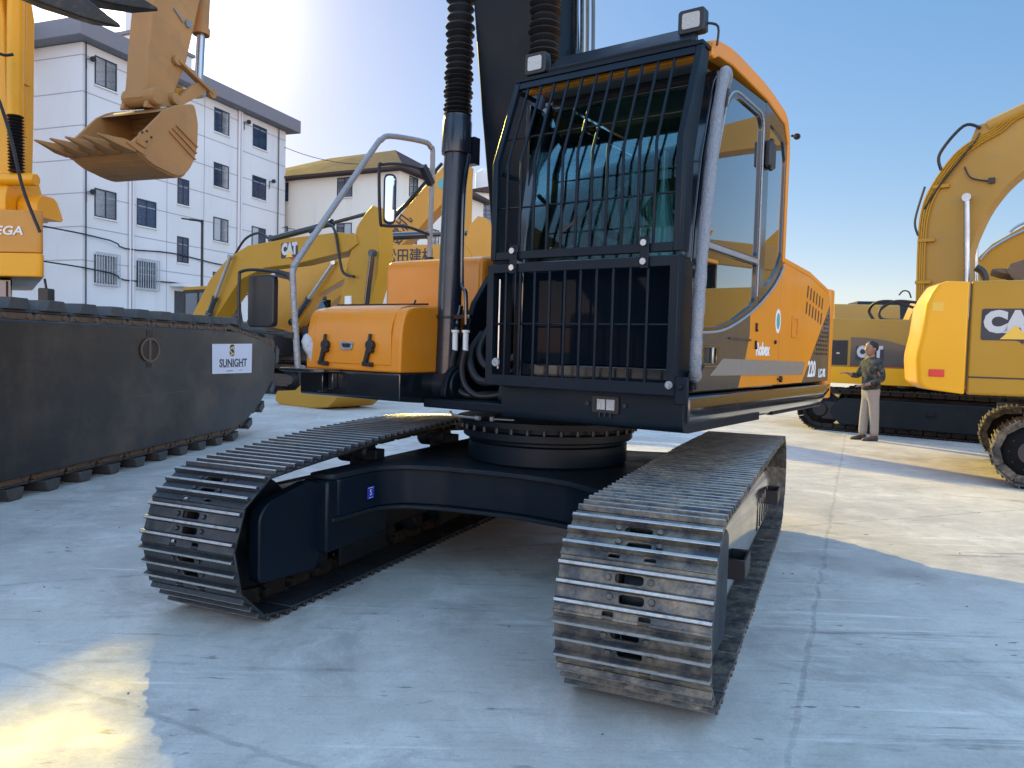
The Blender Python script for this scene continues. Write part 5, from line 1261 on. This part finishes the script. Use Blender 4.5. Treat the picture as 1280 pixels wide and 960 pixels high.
loc, rz = heading((-3.6, 58), (.95, .3))
BCD = thing('apartment_building', 'distant grey block with a rooftop water tank, in the gap beside the boom', 'building', loc, rz)
s = MB(); s.box(0, 14, 0, 9, 0, 13.2); s.build('wall', 'wall', BCD)
s = MB(); s.prism([(-.4, 13.2), (7, 15), (14.4, 13.2)], 'y', -.4, 9.4); s.build('roof', 'roof', BCD)
s = MB(); s.lathe([(0, 0), (1.0, 0), (1.0, 1.7), (.5, 2.1), (0, 2.1)], (2.6, 4.5, 14.0), (0, 0, 1), 18); s.build('water_tank', 'wall', BCD)
for z in (11, 8, 5):
    for x in (.7, 3.4, 6.1, 8.8): window(BCD, 'y', x, x+1.2, z, z+1.4, 0)

YW = MB(); YW.box(-60, 90, 63, 63.3, 0, 2.3)
tag(YW.build('yard_wall', 'wall_cream', bevel=.02), 'low pale boundary wall running across the far end of the yard', 'wall')

SL = thing('street_lamp', 'thin dark street lamp with a short bent arm in front of the white block', 'street lamp', (-12.3, 30, 0))
s = MB(); s.tube(bez([(0, 0, 0), (0, 0, 5.6), (0, 0, 5.95), (-.08, 0, 6.08), (-.5, 0, 6.13)], 5), .045, 10); s.lathe([(0, 0), (.12, 0), (.12, .3), (0, .35)], (0, 0, 0), (0, 0, 1), 12); s.build('pole', 'wire', SL)
s = MB(); s.obox((-.4, 0, 6.12), (-.8, 0, 6.16), .14, .05); s.build('lamp_head', 'wire', SL, bevel=.01)

for (a, b, sag, lab) in (((-14.6, 48.0, 13.6), (-9.2, 46, 12.2), .25, 'upper thin wire slung between the white block and the cream house roof'),
                         ((-14.6, 47.8, 8.6), (-2, 50, 9.4), .6, 'higher of the thin wires crossing the cream house wall'),
                         ((-14.6, 47.7, 8.0), (-2, 50, 8.8), .7, 'lower of the thin wires crossing the cream house wall')):
    s = MB(); s.tube([Vector(a).lerp(Vector(b), t/14)-Vector((0, 0, sag*4*(t/14)*(1-t/14))) for t in range(15)], .02, 5)
    tag(s.build('overhead_wire', 'wire'), lab, 'wire', 'overhead wires')

# ================================================================== THE WORKER
def skin_mesh(name, verts, edges, rad, m, parent, sub=2, loc=(0,0,0)):
    me = bpy.data.meshes.new(name); me.from_pydata([Vector(v) for v in verts], edges, []); me.update()
    o = bpy.data.objects.new(name, me); COL.objects.link(o)
    md = o.modifiers.new('skin', 'SKIN'); md.use_smooth_shade = True
    for i, sv in enumerate(me.skin_vertices[0].data):
        r = rad[i]; sv.radius = r if isinstance(r, tuple) else (r, r); sv.use_root = (i == 0)
    ss = o.modifiers.new('sub', 'SUBSURF'); ss.levels = sub; ss.render_levels = sub
    me.materials.append(M[m]); o.parent = parent; return o

W = thing('person', 'person in a dark camouflage jacket and pale trousers facing left, forearms held in front', 'person', (6.17, 13.05, 0), R_(8))
# facing -x; y = depth
J = [(.0, 0, .86), (-.01, 0, .98), (-.01, 0, 1.15), (.0, 0, 1.30), (.0, 0, 1.38), (-.02, 0, 1.45), (-.03, 0, 1.52),
     (.0, -.17, 1.31), (.06, -.20, 1.06), (-.13, -.17, .98), (-.21, -.15, .96),
     (-.02, .17, 1.31), (-.12, .21, 1.10), (-.27, .18, 1.12), (-.34, .16, 1.14),
     (.0, -.09, .80), (.02, -.10, .46), (.03, -.10, .09), (-.10, -.11, .04),
     (.0, .09, .80), (-.03, .10, .46), (-.05, .10, .09), (-.19, .10, .04)]
Ed = [(0,1), (1,2), (2,3), (3,4), (4,5), (5,6), (3,7), (7,8), (8,9), (9,10), (3,11), (11,12), (12,13), (13,14), (0,15), (15,16), (16,17), (17,18), (0,19), (19,20), (20,21), (21,22)]
Rd = [(.10,.08), (.10,.08), (.11,.08), (.12,.09), (.07,.07), (.05,.05), (.05,.05), (.06,.06), (.042,.042), (.03,.03), (.024,.028), (.06,.06), (.042,.042), (.03,.03), (.024,.028), (.085,.085), (.055,.055), (.04,.04), (.03,.03), (.085,.085), (.055,.055), (.04,.04), (.03,.03)]
body = skin_mesh('body', J, Ed, Rd, 'skin', W)
s = MB()   # head with face
prof = [(.0, -.125), (.035, -.12), (.055, -.095), (.068, -.05), (.076, 0), (.077, .04), (.066, .085), (.04, .112), (0, .12)]
s.loft([[(-.035+(-.012 if z < -.03 else 0)+r*1.22*math.cos(a), r*math.sin(a), 1.575+z) for a in [2*PI*k/18 for k in range(18)]] for z, r in [(p[1], max(p[0], .002)) for p in prof]])
s.prism([(-.122, 1.60), (-.150, 1.548), (-.118, 1.538)], 'y', -.012, .012)
s.prism([(-.112, 1.520), (-.126, 1.512), (-.112, 1.505)], 'y', -.022, .022)
for y in (-.078, .078): s.lathe([(0, -.008), (.028, -.006), (.03, .004), (0, .008)], (-.02, y, 1.57), (0, 1, 0), 12)
hd_ = s.build('head', 'skin', body, angle=60)
s = MB()
for y in (-.028, .028): s.lathe([(0, -.002), (.010, 0), (0, .004)], (-.120, y, 1.585), (-1, 0, 0), 8)
s.build('eyes', 'ink', hd_)
s = MB(); s.loft([[(-.018+r*1.27*math.cos(a)+.012, r*1.08*math.sin(a), z+(.045 if math.cos(a) < -.4 else 0)*(1 if z < 1.62 else .3)) for a in [2*PI*k/20 for k in range(20)]] for z, r in ((1.545, .070), (1.575, .078), (1.61, .082), (1.655, .074), (1.69, .05), (1.705, .01))])
s.build('hair', 'hair', body, angle=60)
for (hx, hy, hz, dx, dz) in ((-.215, -.15, .955, -1, -.1), (-.335, .16, 1.14, -1, .15)):
    s = MB(); s.loft([[(hx+dx*t, hy+w_*math.cos(a), hz+dz*t+h_*math.sin(a)) for a in [2*PI*k/10 for k in range(10)]] for t, w_, h_ in ((-.02, .024, .022), (.03, .038, .017), (.08, .040, .015), (.09, .034, .012))])
    for k, L_ in enumerate((.055, .07, .075, .065)):
        y = hy-.028+k*.019; s.tube([(hx+dx*.08, y, hz+dz*.08), (hx+dx*(.08+L_*.5), y, hz+dz*.1-.004), (hx+dx*(.08+L_), y, hz+dz*.1-.022)], [.009, .008, .006], 8)
    s.tube([(hx+dx*.02, hy-.03, hz+.005), (hx+dx*.05, hy-.06, hz+.02), (hx+dx*.08, hy-.07, hz+.018)], [.011, .010, .007], 8)
    s.build('hand', 'skin', body, angle=60)
jk = skin_mesh('jacket', [(.01, 0, .86), (0, 0, .92), (-.01, 0, 1.0), (-.01, 0, 1.15), (.0, 0, 1.30), (.0, 0, 1.40), (-.01, 0, 1.45), (.0, -.17, 1.31), (.07, -.21, 1.06), (-.14, -.175, .98), (-.02, .17, 1.31), (-.12, .21, 1.10), (-.28, .18, 1.12), (.06,-.19,1.18)],
    [(0,1), (1,2), (2,3), (3,4), (4,5), (5,6), (4,7), (7,13), (13,8), (8,9), (4,10), (10,11), (11,12)],
    [(.185,.16), (.185,.16), (.175,.145), (.175,.13), (.17,.125), (.085,.085), (.075,.08), (.085,.085), (.062,.062), (.044,.044), (.085,.085), (.06,.06), (.044,.044), (.07,.07)], 'camo', body)
tr = skin_mesh('trousers', [(.005, 0, 1.0), (.005, 0, .82), (.0, -.085, .74), (.02, -.10, .46), (.035, -.10, .20), (.035, -.10, .07), (.0, .085, .74), (-.03, .10, .46), (-.05, .10, .20), (-.05, .10, .07)],
    [(0,1), (1,2), (2,3), (3,4), (4,5), (1,6), (6,7), (7,8), (8,9)], [(.15,.125), (.155,.125), (.10,.095), (.085,.078), (.075,.07), (.082,.075), (.10,.095), (.085,.078), (.075,.07), (.082,.075)], 'trousers', body)
for x, y in ((.03, -.105), (-.055, .10)):
    s = MB(); s.loft([[(x+.07-t, y+w_*math.cos(a), max(.0, .0+h_*(1+math.sin(a))/2)) for a in [2*PI*k/12 for k in range(12)]] for t, w_, h_ in ((0, .02, .07), (.03, .042, .10), (.12, .045, .10), (.20, .05, .065), (.26, .045, .05), (.29, .015, .03))])
    s.build('shoe', 'shoes', body, angle=60)

# ================================================================== GROUND, SKY, LIGHT, CAMERA
s = MB(); s.face([(-400, -200, 0), (400, -200, 0), (400, 800, 0), (-400, 800, 0)])
g = s.build('ground', 'ground'); struct(g)
s = MB()
rr = random.Random(5)
for k in range(150):
    x, y = rr.uniform(-3.5, 6.5), rr.uniform(1.9, 9.5); r = rr.uniform(.002, .006)*(1.4 if rr.random() < .12 else 1)
    n = 6; s.loft([[(x+r*q_*math.cos(2*PI*j/n)*rr.uniform(.7, 1.3), y+r*q_*math.sin(2*PI*j/n)*rr.uniform(.7, 1.3), z*r) for j in range(n)] for q_, z in ((.8, 0.), (1, .4), (.5, .9))])
o = s.build('gravel_crumbs', 'pebble'); o['kind'] = 'stuff'; o['label'] = 'small dark crumbs of grit scattered over the concrete yard'; o['category'] = 'grit'

SKY_LIFT = 3.8
SUN_H, SUN_E = R_(27.1), R_(22.75)     # heading left of the view axis, elevation
sv = Vector((-math.sin(SUN_H)*math.cos(SUN_E), math.cos(SUN_H)*math.cos(SUN_E), math.sin(SUN_E)))
ld = bpy.data.lights.new('sun', 'SUN'); ld.energy = 3.3; ld.angle = R_(.45); ld.color = (1, .74, .16)
lo_ = bpy.data.objects.new('sun', ld); COL.objects.link(lo_); lo_.rotation_euler = sv.to_track_quat('Z', 'Y').to_euler()
wd = bpy.data.worlds.new('World'); SC.world = wd; wd.use_nodes = True
nt = wd.node_tree; bg = nt.nodes['Background']
sk = nt.nodes.new('ShaderNodeTexSky'); sk.sky_type = 'NISHITA'; sk.sun_disc = False
sk.sun_elevation = SUN_E; sk.sun_rotation = -SUN_H; sk.air_density = 1.0; sk.dust_density = .3; sk.ozone_density = 2.0; sk.altitude = 50
gm = nt.nodes.new('ShaderNodeGamma'); gm.inputs['Gamma'].default_value = .46
hs = nt.nodes.new('ShaderNodeHueSaturation'); hs.inputs['Saturation'].default_value = 2.0; hs.inputs['Value'].default_value = 1.34
nt.links.new(sk.outputs[0], gm.inputs['Color']); nt.links.new(gm.outputs[0], hs.inputs['Color'])
tn = nt.nodes.new('ShaderNodeMix'); tn.data_type = 'RGBA'; tn.blend_type = 'MULTIPLY'; tn.inputs[0].default_value = 1; tn.inputs[7].default_value = (1.0, .90, .94, 1)
nt.links.new(hs.outputs[0], tn.inputs[6]); # sky brightened overhead and behind the viewer, added to lift the shade
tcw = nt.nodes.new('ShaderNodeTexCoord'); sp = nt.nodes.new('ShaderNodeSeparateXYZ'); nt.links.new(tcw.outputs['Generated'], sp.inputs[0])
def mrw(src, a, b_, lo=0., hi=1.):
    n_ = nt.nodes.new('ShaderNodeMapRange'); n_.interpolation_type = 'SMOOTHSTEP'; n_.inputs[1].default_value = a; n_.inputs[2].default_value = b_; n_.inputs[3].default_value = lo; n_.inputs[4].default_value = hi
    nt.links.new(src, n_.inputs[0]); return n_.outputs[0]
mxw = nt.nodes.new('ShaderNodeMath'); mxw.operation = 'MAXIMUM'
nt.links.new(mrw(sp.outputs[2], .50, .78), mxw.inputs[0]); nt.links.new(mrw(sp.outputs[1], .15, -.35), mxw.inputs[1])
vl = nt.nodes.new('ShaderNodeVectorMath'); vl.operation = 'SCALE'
nt.links.new(tn.outputs[2], vl.inputs[0]); nt.links.new(mrw(mxw.outputs[0], 0, 1, 1, SKY_LIFT), vl.inputs['Scale']); vt = nt.nodes.new('ShaderNodeVectorMath'); vt.operation = 'MULTIPLY'; vw = nt.nodes.new('ShaderNodeMix'); vw.data_type = 'VECTOR'
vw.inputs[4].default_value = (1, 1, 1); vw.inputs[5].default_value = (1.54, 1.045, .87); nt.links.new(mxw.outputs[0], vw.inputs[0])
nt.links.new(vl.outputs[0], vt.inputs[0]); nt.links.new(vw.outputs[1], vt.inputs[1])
# hazy aureole round the sun
dt = nt.nodes.new('ShaderNodeVectorMath'); dt.operation = 'DOT_PRODUCT'; dt.inputs[1].default_value = sv
nt.links.new(tcw.outputs['Generated'], dt.inputs[0])
mx0 = nt.nodes.new('ShaderNodeMath'); mx0.operation = 'MAXIMUM'; mx0.inputs[1].default_value = 0; nt.links.new(dt.outputs['Value'], mx0.inputs[0])
pw = nt.nodes.new('ShaderNodeMath'); pw.operation = 'POWER'; pw.inputs[1].default_value = 150; nt.links.new(mx0.outputs[0], pw.inputs[0])
sg = nt.nodes.new('ShaderNodeVectorMath'); sg.operation = 'SCALE'; sg.inputs[0].default_value = (9.0, 9.0, 8.6); nt.links.new(pw.outputs[0], sg.inputs['Scale'])
ad = nt.nodes.new('ShaderNodeVectorMath'); ad.operation = 'ADD'; nt.links.new(vt.outputs[0], ad.inputs[0]); nt.links.new(sg.outputs[0], ad.inputs[1])
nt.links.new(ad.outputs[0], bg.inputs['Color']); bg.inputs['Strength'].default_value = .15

cam = bpy.data.cameras.new('camera'); co = bpy.data.objects.new('camera', cam); COL.objects.link(co); SC.camera = co
cam.sensor_width = 36; cam.lens = 949.594/1280*36; cam.clip_end = 2000; cam.clip_start = .05
pt, ro = -.0461, .0269
fw = Vector((0, math.cos(pt), math.sin(pt))); upv = Vector((0, -math.sin(pt), math.cos(pt)))
rx = Vector((1, 0, 0))*math.cos(ro)+upv*math.sin(ro); uy = -Vector((1, 0, 0))*math.sin(ro)+upv*math.cos(ro)
co.matrix_world = Matrix(((rx.x, uy.x, -fw.x, 0), (rx.y, uy.y, -fw.y, 0), (rx.z, uy.z, -fw.z, 1.4055), (0, 0, 0, 1)))
vs = SC.view_settings; vs.view_transform = 'Standard'; vs.look = 'None'; vs.gamma = 1; vs.use_curve_mapping = False; vs.exposure = 1.0
